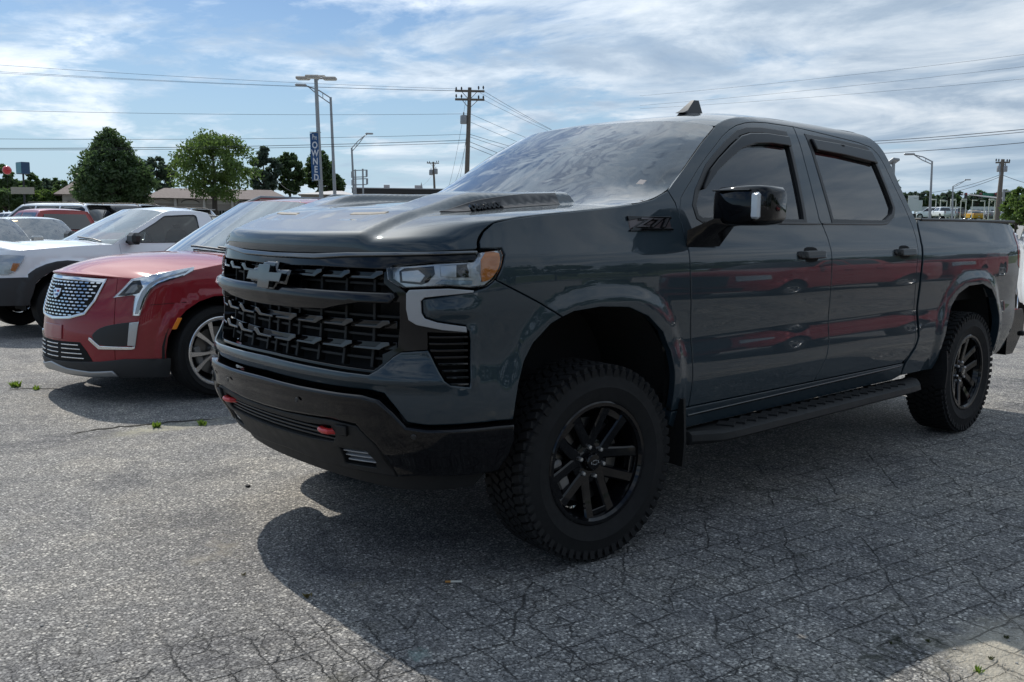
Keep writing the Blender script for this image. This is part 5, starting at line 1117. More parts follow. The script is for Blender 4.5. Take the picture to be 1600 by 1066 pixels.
for t in (.30, .62):
    m = MB(); m.box((L*t, 3, tp_+.25), (.5,.5,.4)); m.build('roof_vent', PALE, T)
m = MB(); m.add([(L*.66-.15,3,tp_+.07),(L*.66+.15,3,tp_+.07),(L*.66+.15,3.3,tp_+.07),(L*.66-.15,3.3,tp_+.07),(L*.66,3.15,tp_+.75)], [(0,1,4),(1,2,4),(2,3,4),(3,0,4)]); m.build('roof_finial', PALE, T)
# car showroom far right
a, b = at(1428, 330, 215), at(1500, 330, 215); L, ang = frame_b(a, b); zb0 = ground_z(a.x, a.y)
T = empty('car_showroom', (a.x, a.y, zb0), ang); tag(T, 'white box shaped car showroom with a tall entrance block, far right beyond the bed', 'building')
H = lambda y: at(1450, y, 215).z - zb0
m = MB(); m.box((L/2, 8.6, H(323)/2), (L, 16, H(323))); m.box((L*.12, .9, H(313)/2), (L*.11, 2.4, H(313))); m.build('wall', WALLW, T)
for k_ in range(6):
    m = MB(); m.box((L*(.24+.125*k_), .55, H(330)/2+.2), (L*.095, .25, H(330)*.8)); m.build('window', DGLASS, T)
a, b = at(1516, 330, 235), at(1556, 330, 235); L, ang = frame_b(a, b); zb0 = ground_z(a.x, a.y); H2 = lambda y: at(1530, y, 235).z - zb0
T = empty('office_building', (a.x, a.y, zb0), ang); tag(T, 'low white building with a band of small windows behind the distant yellow car', 'building')
m = MB(); m.box((L/2, 6.2, H2(323)/2), (L, 12, H2(323))); m.build('wall', WALLW, T)
for k_ in range(5):
    m = MB(); m.box((L*(.12+.19*k_), .15, H2(331)), (L*.12, .2, .9)); m.build('window', DGLASS, T)
a = at(1426, 330, 120); T = empty('pylon_sign', (a.x, a.y, ground_z(a.x, a.y)), head(1426)); tag(T, 'tall white pylon sign just right of the cab corner', 'sign')
hh = at(1426, 305, 120).z - T.location.z
m = MB(); m.box((0, 0, hh*.66), (.3, 1.15, hh*.62), bev=.03); m.build('sign_panel', WALLW, T)
m = MB(); m.box((0, 0, hh*.12), (.3, .8, hh*.25)); m.build('base', SATB, T)
# white dealership block behind the camera (mirrored in the fender)
T = empty('dealership', (26, 30, -.035), math.radians(-42)); tag(T, 'white dealership block behind the camera, mirrored in the fender', 'building')
m = MB(); m.box((0, 0, 2.6), (16, 10, 5.2), bev=.05); m.build('wall', WALLW, T)
for sx_ in range(6):
    m = MB(); m.box((-6.2+2.5*sx_, -5.05, 1.8), (1.9, .12, 2.6)); m.build('window', DGLASS, T)
m = MB(); m.box((0, -5.4, 4.4), (16.2, .8, .7)); m.build('fascia_panel', SATB, T)
# ------------------------------------------------------------------ poles, lamps, signs
GALV = mat('galvanised steel', (.28,.29,.30), .5, .5, var=(3,.1)); WOOD = mat('weathered pole wood', (.13,.11,.09), .85, bump=(30,.5,.01), var=(6,.25)); LAMPC = mat('lamp head beige', (.40,.37,.33), .6); LAMPW = mat('lamp diffuser', (.6,.6,.55), .3); WIRE = mat('cable', (.015,.015,.017), .6)
def base_of(px, d): p = spot(px, d); return Vector(p)
def lean(p_base, p_top): return Vector(p_base), Vector(p_top)
b0 = base_of(505, 45); tp0 = at(493.5, 122, 45)
T = empty('lot_lamp', b0); tag(T, 'tall pale car lot lamp with four flat heads and a blue banner', 'lamp post')
m = MB(); dv = tp0 - b0; m.tube([(0,0,0), dv], [.115,.085], 4); m.build('pole', GALV, T)
vx = Vector((r2.x, r2.y, 0)).normalized(); vy = Vector((fw.x, fw.y, 0)).normalized(); AX = math.atan2(vx.y, vx.x)
for ax_, ay_ in ((-.62,.1),(.62,.12),(-.05,-.5),(.05,.5)):
    c = dv + vx*ax_ + vy*ay_ + Vector((0,0,.0 if abs(ax_) > .3 else (.12 if ay_ > 0 else -.02)))
    m = MB(); m.box(c, (.62,.42,.13), Matrix.Rotation(AX, 3, 'Z'), bev=.03); hd_ = m.build('lamp_head', LAMPC, T)
    m = MB(); m.box(c - Vector((0,0,.07)), (.5,.32,.02), Matrix.Rotation(AX, 3, 'Z')); m.build('diffuser', LAMPW, hd_)
m = MB(); m.tube([dv-vx*.62, dv+vx*.62], .04, 6); m.tube([dv-vy*.5+Vector((0,0,-.02)), dv+vy*.5], .04, 6); m.build('lamp_arm', GALV, T)
BLUE = mat('banner blue', (.018,.075,.20), .6); WPR = mat('banner white print', (.6,.62,.66), .6)
bt_, bb_ = at(490.3, 207, 44.8), at(493.8, 282, 44.8); bt_ = bt_ - b0; bb_ = bb_ - b0; hw = .19
ux = (vx*math.cos(.25) + vy*math.sin(.25)).normalized()
m = MB(); nst = 12; vv = []; ff = []
for i_ in range(nst+1):
    t = i_/nst; c = bt_.lerp(bb_, t) + vy*.03*math.sin(t*9)
    for s_, dd in ((-1,0),(1,0),(1,.012),(-1,.012)): vv.append(c + ux*hw*s_ + vy*dd + Vector((0,0,.06*s_)))
for i_ in range(nst): ff += [(i_*4+j, i_*4+(j+1) % 4, i_*4+4+(j+1) % 4, i_*4+4+j) for j in range(4)]
m.add(vv, ff + [(0,1,2,3),(nst*4,nst*4+1,nst*4+2,nst*4+3)]); bn = m.build('banner', BLUE, T)
letters = [('Pre', .27)] + [(c, .34) for c in 'OWNED']
zt_ = bt_.z - .26; stp = (bt_.z - bb_.z - .38)/5.3
for i_, (ch, sz) in enumerate(letters):
    t = (.10 + .165*i_)*1.02; c = bt_.lerp(bb_, t) - vy*.03 + vy*.03*math.sin(t*9) + ux*.02
    nrm = -(ux.cross(Vector((0,0,1)))); nrm = Vector((0,0,1)).cross(ux); nrm = ux.cross(Vector((0,0,1)))
    Mx = Matrix((ux, Vector((0,0,1)), nrm)).transposed().to_4x4(); Mx.translation = c
    text_mesh('banner_letter', ch, sz*1.25, WPR, bn, Mx, .004, bold=.004 if ch == 'Pre' else .012, xs=.46 if ch == 'Pre' else .74)
for c in (bt_, bb_):
    m = MB(); m.tube([c - ux*hw, c + ux*.33], .02, 5); m.build('banner_bracket', GALV, T)
def street_lamp(px0, px1, py1, d_, arm, label, r_=.09):
    b_ = base_of(px0, d_); t_ = at(px1, py1, d_) ; T = empty('street_lamp', b_); tag(T, label, 'street lamp', 'galvanised street lamps along the road'); dv = t_ - b_
    m = MB(); m.tube([(0,0,0), dv], [r_*1.2, r_*.7], 10); m.build('pole', GALV, T, True)
    e1 = at(arm[0][0], arm[0][1], d_) - b_; e0 = at(arm[1][0], arm[1][1], d_) - b_; lo = dv*.955
    m = MB(); mid = dv.lerp(e0, .5) + Vector((0,0,.06)); m.tube([dv*.995, mid, e0], .035, 6); m.tube([lo, lo.lerp(e0, .55) + Vector((0,0,-.05)), e0], .03, 6); m.tube([e0, e0.lerp(e1, .6)+Vector((0,0,.02)), e1], .03, 6)
    for t in (.35, .7): m.tube([dv.lerp(e0, t) + Vector((0,0,.05)), lo.lerp(e0, t) + Vector((0,0,-.04))], .02, 5)
    m.build('bracket_arm', GALV, T)
    an_ = math.atan2((e1-e0).y, (e1-e0).x); m = MB(); m.box(e1, (.62,.22,.13), Matrix.Rotation(an_, 3, 'Z'), bev=.05); m.build('lamp_head', GALV, T, True)
    return T
street_lamp(526, 516.5, 152, 52, ((470,133),(481,135)), 'grey street lamp with a truss arm pointing left, beside the banner lamp')
street_lamp(556, 549.5, 231, 75, ((577,209),(570,212)), 'smaller grey street lamp with its arm rising right, by the empty sign frame', .10)
street_lamp(1453, 1456.5, 252, 62, ((1421,241),(1428,242)), 'tall street lamp with a long arm pointing left, above the truck bed', .075)
street_lamp(1488, 1489, 291, 110, ((1512,281),(1507,283)), 'faint small street lamp above the car showroom', .09)
# sign frame
b_ = base_of(557, 72); T = empty('sign_frame', b_, AX); tag(T, 'empty rectangular sign frame on two posts with small grey panels at its sides', 'sign')
X = lambda px, py: (lambda q: ((q-b_).dot(vx), (q-b_).dot(vy)*0, q.z-b_.z))(at(px, py, 72))
m = MB(); m.tube([X(557,330), X(555,265)], .07, 6); m.tube([X(568.5,330), X(567,264)], .07, 6); m.build('post', GALV, T)
m = MB()
for y_ in (266.5, 277, 280, 289): m.tube([X(551,y_), X(573.5,y_-.5)], .035, 5)
m.build('rail', GALV, T)
for px_, y0_, y1_ in ((550,268,278),(550.5,281,290),(573.3,265.5,276.5),(574,279,288.5)):
    q0 = Vector(X(px_, y0_)); q1 = Vector(X(px_, y1_)); m = MB(); m.box((q0+q1)/2, (.14,.10,(q0-q1).length)); m.build('side_panel', GALV, T)
# lot lamp with cluster head peeping out behind the cab
b_ = base_of(1396, 40); t_ = at(1396, 252, 40); T = empty('lot_lamp', b_); tag(T, 'car lot lamp whose head just shows behind the rear corner of the cab', 'lamp post')
m = MB(); m.tube([(0,0,0), t_-b_], .07, 8); m.build('pole', GALV, T)
m = MB(); m.box(t_-b_, (.5,.34,.12), Matrix.Rotation(.6, 3, 'X'), bev=.03); m.build('lamp_head', GALV, T)
# showroom forecourt lamps
pr = None
for i_, px in enumerate((1461, 1468, 1478, 1484, 1492, 1500, 1508, 1518, 1537, 1544, 1553)):
    d_ = 150 + (i_ % 3)*6; p_ = spot(px, d_); hh = at(px, 312 + (i_ % 2), d_).z - p_[2]
    if pr is None:
        T = empty('forecourt_lamp', p_, AX); m = MB(); m.tube([(0,0,0),(0,0,hh)], .07, 6); m.build('pole', LAMPW, T); m = MB(); m.box((-.3,0,hh), (.7,.25,.15), bev=.03); m.build('lamp_head', LAMPW, T); pr = T
    else: T = pr.copy(); COL.objects.link(T); T.location = p_; [ (lambda c: (COL.objects.link(c), setattr(c, 'parent', T)))(ch.copy()) for ch in list(pr.children)]
    if i_ % 2: T.rotation_euler = (0, 0, AX + math.pi)
    tag(T, 'one of the short white lamps in a row on the far showroom forecourt', 'lamp post', 'white lamps on the showroom forecourt')
# signs left
b_ = base_of(40, 74); T = empty('roadside_sign', b_, AX - .75); tag(T, 'teal and blue box sign on a dark pole above a beige board, far left', 'sign')
q = at(38, 263, 74) - b_; m = MB(); m.tube([(0,0,0), (0,0,q.z)], .07, 8); m.build('pole', SATB, T)
m = MB(); m.box((0,0,q.z), (1.05,.55,.82), bev=.02); bx = m.build('sign_box', mat('sign blue', (.02,.06,.13), .4), T)
m = MB(); m.box((0,.0,q.z), (.98,.58,.74)); m.build('sign_face', mat('sign teal', (.05,.20,.25), .4), bx)
q2 = at(38.5, 298, 74) - b_; m = MB(); m.box((0,-.10,q2.z), (1.62,.06,.48), Matrix.Rotation(.75, 3, 'Z')); m.build('board', mat('beige board', (.34,.31,.25), .7), T)
b_ = at(11, 266, 58); m = MB(); m.lathe([(0,-.235),(.10,-.215),(.18,-.155),(.225,-.06),(.232,.02),(.20,.12),(.13,.20),(0,.235)], 24, axis='z'); bl = m.build('balloon', mat('red balloon', (.50,.012,.02), .25, 0, .5), None, True, loc=b_); tag(bl, 'shiny round red balloon floating at the far left', 'balloon')
st = MB(); st.tube([(0,0,-.23),(.02,.01,-1.0),(0,0,-2.3)], .006, 4); st.build('string', SATB, bl)
b_ = base_of(1612, 60); T = empty('roadside_sign', b_, AX); tag(T, 'tall dark red sign cut off by the right edge of the picture', 'sign')
q = at(1612, 262, 60) - b_; m = MB(); m.tube([(0,0,0),(0,0,q.z)], .1, 8); m.build('pole', SATB, T); m = MB(); m.box((0,0,q.z), (1.1,.25,1.25), bev=.03); m.build('sign_box', mat('sign red', (.30,.02,.02), .4), T); m = MB(); m.box((0,0,q.z+1.2), (1.05,.22,.7), bev=.03); m.build('sign_box', mat('sign dark', (.03,.03,.04), .4), T)
# traffic signal mast
b_ = base_of(1567.5, 85); t_ = at(1568.5, 296, 85); T = empty('traffic_signal', b_); tag(T, 'traffic signal pole with a mast arm and green sign, right of the leaning pole', 'traffic signal'); dv = t_-b_
m = MB(); m.tube([(0,0,0), dv], [.13,.09], 8); m.build('pole', GALV, T, True)
m = MB(); m.tube([dv*.93, at(1596, 298, 85)-b_], [.07,.04], 6); m.tube([dv*.72, at(1502, 303, 88)-b_], [.07,.04], 6); m.build('mast_arm', GALV, T)
for px in (1509, 1532, 1555, 1590):
    c = at(px, 306 if px < 1580 else 300, 87) - b_; m = MB(); m.box(c, (.20,.20,.50), bev=.03); sgn = m.build('signal_head', SATB, T)
    m = MB(); m.box(c + Vector((0,0,.15)) - vy*.10, (.13,.06,.13), Matrix.Rotation(AX, 3, 'Z'), bev=.04); m.build('signal_lamp', REDLENS, sgn)
c = at(1545, 305.5, 87) - b_; m = MB(); m.box(c, (.95,.05,.40), Matrix.Rotation(AX, 3, 'Z')); m.build('street_sign', mat('street sign green', (.02,.16,.10), .5), T)
# ------------------------------------------------------------------ utility poles and cables
def utility(px0, px1, py1, d_, arms, label, cans=(), r_=.13):
    b_ = base_of(px0, d_); t_ = at(px1, py1, d_); T = empty('utility_pole', b_); tag(T, label, 'utility pole'); dv = t_ - b_
    m = MB(); m.tube([(0,0,0), dv*.5, dv], [r_*1.15, r_, r_*.75], 10); m.build('pole', WOOD, T, True)
    for (x0, y0, x1, y1) in arms:
        p0 = at(x0, y0, d_) - b_; p1 = at(x1, y1, d_) - b_; m = MB(); dd = (p1-p0); an_ = math.atan2(dd.y, dd.x); m.box((p0+p1)/2, (dd.length, .09, .11), Matrix.Rotation(an_, 3, 'Z')); ar_ = m.build('crossarm', WOOD, T)
        for t in (.04, .22, .80, .96):
            c = p0.lerp(p1, t); m = MB(); m.tube([c + Vector((0,0,.05)), c + Vector((0,0,.14)), c + Vector((0,0,.24))], [.02,.055,.03], 6); m.build('insulator', SATB, ar_)
        pm = dv*((p0.z+p1.z)/2/dv.z - .055); m = MB(); m.tube([p0.lerp(p1, .22), pm], .02, 5); m.tube([p0.lerp(p1, .78), pm], .02, 5); m.build('brace', GALV, T)
    for (x, y, hh) in cans:
        c = at(x, y, d_) - b_; m = MB(); rr_ = .19 if hh < .6 and d_ < 60 else hh*.36; m.lathe([(0,-hh/2),(rr_*.9,-hh/2),(rr_,-hh*.4),(rr_,hh*.38),(rr_*.85,hh*.5),(0,hh*.52)], 14, axis='z'); m.tube([(0,0,hh*.5),(0,0,hh*.85)], .04, 6); tcan = m.build('transformer', GALV, T, True, loc=c)
    return T
PU = utility(726, 734, 137, 50, ((711,143.5,757,141.5),(711,154.5,757,157)), 'tall weathered utility pole with two crossarms and a transformer, above the windscreen', ((724.5,187,.45),))
utility(682, 677, 253, 108, ((667,255.5,686,254.5),), 'small distant utility pole carrying two transformers', ((673.5,269.5,.62),(681,268,.62)), .14)
utility(1558, 1567, 249, 75, ((1555.5,253.5,1578,254.5),), 'leaning utility pole with clustered transformers, far right beyond the truck bed', ((1561,264,.42),(1570.5,264,.42),(1564,272,.34)), .16)
cab_i = 0
def cable(p, q, sag, r_=.012, label='thin overhead cable', grp='overhead cables strung between the utility poles'):
    p = Vector(p); q = Vector(q); n = 14; m = MB(); r_ *= .8; m.tube([p.lerp(q, t/n) - Vector((0,0,sag*4*(t/n)*(1-t/n))) for t in range(n+1)], r_, 4, cap=False)
    o = m.build('overhead_cable', WIRE, None); tag(o, label, 'cable', grp); return o
LBL = 'thin dark overhead cable running left from the tall utility pole'
for (y0, y1, xx, r_) in ((139,95,712,.010),(142,107,716,.010),(143,110,755,.009),(178,168,733,.012),(210,215.5,728,.014),(219,231.5,731,.022),(223,233.5,731,.018)):
    cable(at(xx, y0, 50), at(-160, y1 - (5 if y1 < 120 else 0), 48), .15, r_, LBL, 'cables running left from the tall utility pole')
LBR = 'overhead cable running right from the tall utility pole behind the cab'
for (y0, xx, y1, r_) in ((142,755,262,.012),(157,757,252,.010),(145,750,257,.010),(178,735,268,.012),(190,733,278,.012),(210,734,262,.016),(214,734,275,.014),(221,732,300,.018),(228,732,306,.018)):
    cable(at(xx, y0, 50), at(1010, y1, 85), .5, r_, LBR, 'cables running right from the tall utility pole')
LBC = 'overhead cable crossing the sky at the right, behind the cab'
for (xa, ya, xb, yb, r_) in ((1290,228,1760,190,.016),(1290,224.5,1760,185.5,.020),(1290,244,1760,207,.018),(1000,150,1760,65,.006),(1000,165,1760,85,.006),(1000,170,1760,108,.006)):
    cable(at(xa, ya, 46), at(xb, yb, 34), .1, r_, LBC, 'cables crossing the sky behind the cab')
for (xa, ya, xb, yb) in ((1566,272,1428,303),(1566,275,1428,310),(1567,274,1700,300)):
    cable(at(xa, ya, 75), at(xb, yb, 82), .3, .022, 'cable hanging from the leaning utility pole', 'cables at the leaning utility pole')
for (xa, ya, da, xb, yb, db) in ((678,270,108,640,300,84),(728,155,50,700,296,60),(731,190,50,716,290,56),(728,222,50,708,288,58),(733,222,50,722,300,50)):
    cable(at(xa, ya, da), at(xb, yb, db), .4, .010, 'slack cable dropping from a utility pole', 'slack drop cables under the poles')
cable(at(432,280,96), at(470,298,90), .5, .03, 'white service cable between the shops and the pale roofed building', 'service cable')
# ------------------------------------------------------------------ trees
def leafmat(name, c, dark, tr=.5):
    if name in MATS: return MATS[name]
    M = bpy.data.materials.new(name); M.use_nodes = True; t = NT(M.node_tree); t.n.clear(); tco = t.N('ShaderNodeTexCoord').outputs['Object']
    f = t.ramp(t.noise(tco, 1.1, 4, .6), [(.35, 0), (.65, 1)]); f2 = t.noise(tco, 9, 2); col = t.mix(f, dark, c); col = t.mix(t.M('MULTIPLY', f2, .6), col, tuple(min(1, x*1.6) for x in c))
    d = t.N('ShaderNodeBsdfDiffuse', ins={'Color': col}); tl = t.N('ShaderNodeBsdfTranslucent', ins={'Color': t.mix(.5, col, tuple(min(1, x*1.8) for x in c))}); g = t.N('ShaderNodeBsdfGlossy', ins={'Roughness': .45, 'Color': (.5,.5,.5,1)})
    m1 = t.N('ShaderNodeMixShader', ins={0: tr, 1: d.outputs[0], 2: tl.outputs[0]}); m2 = t.N('ShaderNodeMixShader', ins={0: .05, 1: m1.outputs[0], 2: g.outputs[0]}); t.N('ShaderNodeOutputMaterial', ins={0: m2.outputs[0]})
    MATS[name] = M; return M
LF_D = leafmat('dark leaves', (.060,.100,.036), (.036,.064,.027)); LF_L = leafmat('light leaves', (.085,.135,.030), (.045,.085,.020), .45); LF_M = leafmat('mid leaves', (.075,.120,.040), (.046,.080,.032)); LF_B = leafmat('bluish leaves', (.060,.092,.060), (.040,.064,.046)); BARK = mat('bark', (.06,.05,.04), .9, bump=(20,.6,.02))
def crown_mesh(prof, n, size, seed, core=.0, clump=90, gap=.25):
    """leaf faces gathered in clumps through a crown whose outline is prof = [(height fraction, radius)]"""
    rnd = np.random.default_rng(seed); hs, rs = zip(*prof); cl = []
    while len(cl) < clump:
        h_ = rnd.uniform(hs[0], hs[-1]); R_ = np.interp(h_, hs, rs); 
        if rnd.random() > R_/max(rs): continue
        a = rnd.uniform(0, 2*math.pi); rr_ = R_*math.sqrt(rnd.uniform(.12, 1.0)); wob = 1 + gap*math.sin(a*3+seed) * .5 + rnd.normal(0, gap*.35)
        cl.append((rr_*wob*math.cos(a), rr_*wob*math.sin(a), h_ + rnd.normal(0, .12)))
    cl = np.array(cl); k_ = rnd.integers(0, len(cl), n); sc = (max(rs)*.22)*(0.7 + .6*rnd.random(len(cl)))[k_]
    d = rnd.normal(0, 1, (n, 3)); d /= np.linalg.norm(d, axis=1)[:, None]; P = cl[k_] + d*(sc*rnd.random(n)**.5)[:, None]*np.array([1, 1, .75])
    a1 = rnd.normal(0, 1, (n, 3)); a1 /= np.linalg.norm(a1, axis=1)[:, None]; a2 = np.cross(a1, rnd.normal(0, 1, (n, 3))); a2 /= np.linalg.norm(a2, axis=1)[:, None]
    s_ = (size*(.6 + .8*rnd.random(n)))[:, None]; V = np.stack([P - a1*s_, P + a2*s_*.5, P + a1*s_, P - a2*s_*.5], 1).reshape(-1, 3)
    F = np.arange(4*n).reshape(-1, 4); return V, F
def fast_mesh(name, V, F, m_, parent=None):
    me = bpy.data.meshes.new(name); me.vertices.add(len(V)); me.vertices.foreach_set('co', V.astype(np.float32).ravel()); me.loops.add(F.size); me.loops.foreach_set('vertex_index', F.astype(np.int32).ravel())
    me.polygons.add(len(F)); me.polygons.foreach_set('loop_start', np.arange(0, F.size, 4, dtype=np.int32)); me.update(calc_edges=True); me.materials.append(m_)
    o = bpy.data.objects.new(name, me); COL.objects.link(o); o.parent = parent; return o
def tree(px, d_, ytop, width_px, label, m_, n=5000, size=.16, shape='oval', seed=1, ybase=None, trunk=.18, group=None, clump=90, zb_=None, pos=None, H=None, Wd=None, gap=.25):
    if pos is None:
        b_ = Vector(spot(px, d_)); Ht = at(px, ytop, d_).z - b_.z; R_ = width_px/2*d_/1438.4; cz = (at(px, ybase, d_).z - b_.z) if ybase else Ht*.15
    else: b_ = Vector(pos); Ht = H; R_ = Wd/2; cz = Ht*.15
    T = empty('tree', b_, seed*1.3); tag(T, label, 'tree', group)
    sh = {'oval': [(0,.45),(.2,.85),(.42,1.0),(.65,.88),(.85,.55),(1,.12)], 'cone': [(0,.75),(.15,.98),(.35,1.0),(.6,.78),(.82,.46),(1,.10)], 'round': [(0,.5),(.25,.92),(.5,1.0),(.75,.85),(.92,.5),(1,.2)]}[shape]
    prof = [(cz + t*(Ht-cz)*.97, R_*r_*.93) for t, r_ in sh]
    V, F = crown_mesh(prof, n, size, seed, clump=clump, gap=gap); fast_mesh('crown', V, F, m_, T)
    m = MB(); rnd = random.Random(seed); m.tube([(0,0,-.2),(.05*rnd.random(),.04,cz*.6),(0,.06,cz+(Ht-cz)*.35),(.05,0,cz+(Ht-cz)*.7)], [trunk*1.2,trunk,trunk*.7,trunk*.2], 8)
    for i_ in range(6):
        a = rnd.uniform(0, 6.28); h0 = cz*.9 + (Ht-cz)*.06*i_; m.tube([(0,.03,h0),(R_*.3*math.cos(a),R_*.3*math.sin(a),h0+(Ht-cz)*.13),(R_*.62*math.cos(a),R_*.62*math.sin(a),h0+(Ht-cz)*.32)], [trunk*.5,trunk*.3,trunk*.08], 5)
    m.build('trunk', BARK, T, True); return T
tree(179, 84, 203, 108, 'large dense dark green tree rising over the parked cars on the left', LF_D, 24000, .15, 'cone', 3, 318, .3, clump=240, gap=.16)
tree(336, 79, 208, 124, 'broad light green tree in front of the shops', LF_L, 14000, .12, 'round', 5, 306, .22, clump=150, gap=.26)
tree(247, 118, 243, 52, 'dark tree filling the gap between the big dark tree and the light green one', LF_B, 4200, .22, 'oval', 7, 300, clump=60)
for i_, (px, yt, w_, lab) in enumerate(((413,232,50,'dark open crowned tree just right of the light green tree'),(454,238,48,'dark round tree in the middle of the clump left of the banner'),(500,232,54,'tall dark tree directly behind the blue banner'),(524,272,34,'low dark tree at the foot of the street lamp'))):
    tree(px, 112+i_*2, yt, w_, lab, LF_D if i_ != 0 else LF_B, 9000 if i_ < 3 else 3500, .19, 'oval' if i_ != 1 else 'round', 11+i_, 302, clump=110 if i_ else 80, gap=.25)
for i_, (px, yt, w_) in enumerate(((2,254,44),(-28,262,46),(26,280,40),(51,268,30),(68,279,34),(86,279,34),(104,282,32),(122,284,34),(36,296,42),(74,298,40),(10,300,46),(100,302,30))):
    lab = ['tall dark tree behind the red balloon','dark tree cut off by the left edge','rounded tree below the teal sign','thin pine rising right of the teal sign','tree on the wooded slope, right of the pine','leafy tree on the slope, between the pine and the gabled roof','small tree on the slope, left of the gabled roof','tree behind the gabled roof','bushy tree behind the beige board','pale bushy tree above the white wagon roof','bushy tree above the small far cars','low pale tree beside the gabled wall'][i_]
    tree(px, 118 + (i_ % 3)*9 if i_ < 8 else 100, yt, w_, lab, (LF_M, LF_B, LF_D)[i_ % 3] if i_ < 8 else (LF_M, LF_L)[i_ == 9 or i_ == 11], 4800, .22, 'round' if i_ != 3 else 'oval', 30+i_, 325, group=None, clump=70, gap=.25)
rnd = random.Random(4)
for i_ in range(22):
    px = 1392 + i_*10.5 + rnd.uniform(-3, 3); yt = (301,298,303,306,300,297,302,305)[i_ % 8] + rnd.uniform(-2, 2) - (5 if i_ in (1, 2) else 0)
    tree(px, 250 + (i_ % 4)*18, yt, rnd.uniform(17, 26), 'one of the far dark trees along the ridge behind the showroom', (LF_B, LF_D)[i_ % 2], 900, .55, 'round', 60+i_, 326, .4, group='far trees along the ridge on the right', clump=30)
tree(1590, 46, 292, 48, 'sunlit light green shrub at the right edge beyond the truck bed', LF_L, 5200, .07, 'oval', 90, 352, .05, clump=90)
tree(1612, 44, 300, 44, 'second light green shrub, cut off by the right edge', LF_L, 3600, .07, 'oval', 92, 352, .05, clump=60)
for i_, x in enumerate((-78,-66,-56,-44,-34,-25,-15,-6,4,14,36,46)):   # woods across the aisle: mirrored in the truck's side
    tree(0, 0, 0, 0, 'tree across the aisle behind the camera, mirrored in the truck side', LF_D if i_ % 2 else LF_M, 2600, .34, 'round', 120+i_, group='trees across the aisle', pos=(x, 34 + (i_ % 3)*5 - x*.06, 0), H=7.5 + (i_ % 3)*1.6, Wd=11, clump=60)

rng = np.random.default_rng(77); nW = 26000; aW = np.concatenate([-rng.uniform(2.28, 2.70, nW//2), -rng.uniform(3.10, 6.0, nW//2)]); rW = rng.uniform(230, 300, nW); wob_ = 8 + 2.2*np.sin(aW*41) + 1.6*np.sin(aW*97+1)
PW = np.stack([2.8 + rW*np.cos(aW), 3.56 + rW*np.sin(aW), 2.5 + wob_*rng.random(nW)**.8], 1); a1 = rng.normal(0, 1, (nW, 3)); a1 /= np.linalg.norm(a1, axis=1)[:, None]; a2 = np.cross(a1, rng.normal(0, 1, (nW, 3))); a2 /= np.linalg.norm(a2, axis=1)[:, None]
sW = (1.0 + 1.2*rng.random(nW))[:, None]; VW = np.stack([PW - a1*sW, PW + a2*sW*.6, PW + a1*sW, PW - a2*sW*.6], 1).reshape(-1, 3)
o = fast_mesh('distant_woods', VW, np.arange(4*nW).reshape(-1, 4), LF_B); tag(o, 'far woods closing the horizon behind the dark pickup', 'woods', kind='stuff')
# ------------------------------------------------------------------ ground
M = bpy.data.materials.new('old chip seal asphalt'); M.use_nodes = True; t = NT(M.node_tree); b = t.n['Principled BSDF']
oc = t.N('ShaderNodeTexCoord').outputs['Object']
wob = t.V('MULTIPLY', t.V('SUBTRACT', t.noise(oc, 60, 2, .5, out=1), (.5,.5,.5)), (.006,.006,0)); pc = t.V('ADD', oc, wob)
v1 = t.N('ShaderNodeTexVoronoi', ins={'Vector': pc, 'Scale': 78.0, 'Randomness': 1.0}); v2 = t.N('ShaderNodeTexVoronoi', ins={'Vector': pc, 'Scale': 190.0})
sel = t.N('ShaderNodeSeparateColor', ins={0: v1.outputs['Color']}); sel2 = t.N('ShaderNodeSeparateColor', ins={0: v2.outputs['Color']})
stone = t.ramp(sel.outputs[0], [(0,(.075,.075,.077)),(.30,(.17,.17,.172)),(.62,(.27,.268,.266)),(.86,(.42,.415,.40)),(1,(.66,.65,.62))])
small = t.ramp(sel2.outputs[1], [(0,(.04,.04,.042)),(.6,(.145,.146,.147)),(1,(.34,.338,.33))])
edge = t.ramp(v1.outputs['Distance'], [(.30,0.0),(.62,1.0)])       # binder between the larger stones
col = t.mix(edge, stone, small)
wear = t.ramp(t.noise(oc, .55, 6, .62, .4), [(.30,(.72,.73,.77)),(.50,(1,1,1)),(.68,(1.30,1.26,1.18))]); col = t.mix(1.0, col, wear, 'MULTIPLY')
blotch = t.ramp(t.noise(oc, 3.4, 5, .6, .6), [(.32,(.80,.81,.84)),(.55,(1,1,1)),(.72,(1.15,1.13,1.10))]); col = t.mix(1.0, col, blotch, 'MULTIPLY')
sep = t.N('ShaderNodeSeparateXYZ', ins={0: oc})
# cracking: two broken families of lines plus an irregular net, strongest on the truck's near side
wc = t.V('ADD', oc, t.V('MULTIPLY', t.V('SUBTRACT', t.noise(oc, 7, 5, .65, out=1), (.5,.5,.5)), (.075,.075,0)))
wc = t.V('ADD', wc, t.V('MULTIPLY', t.V('SUBTRACT', t.noise(oc, 45, 3, .6, out=1), (.5,.5,.5)), (.014,.014,0)))
def lines(ang, period, off, width, mlo, mhi, nsc):
    mm = t.N('ShaderNodeMapping', ins={'Vector': wc, 'Rotation': (0,0,math.radians(ang))}).outputs[0]; x = t.N('ShaderNodeSeparateXYZ', ins={0: mm}).outputs[0]
    f = t.M('ABSOLUTE', t.M('SUBTRACT', t.M('FRACT', t.M('ADD', t.M('DIVIDE', x, period), off)), .5)); ln = t.M('SUBTRACT', 1.0, t.M('DIVIDE', f, width/period), clamp=True)
    mk = t.ramp(t.noise(mm, nsc, 2, .5), [(mlo, 0), (mhi, 1)]); return t.M('MULTIPLY', ln, mk)
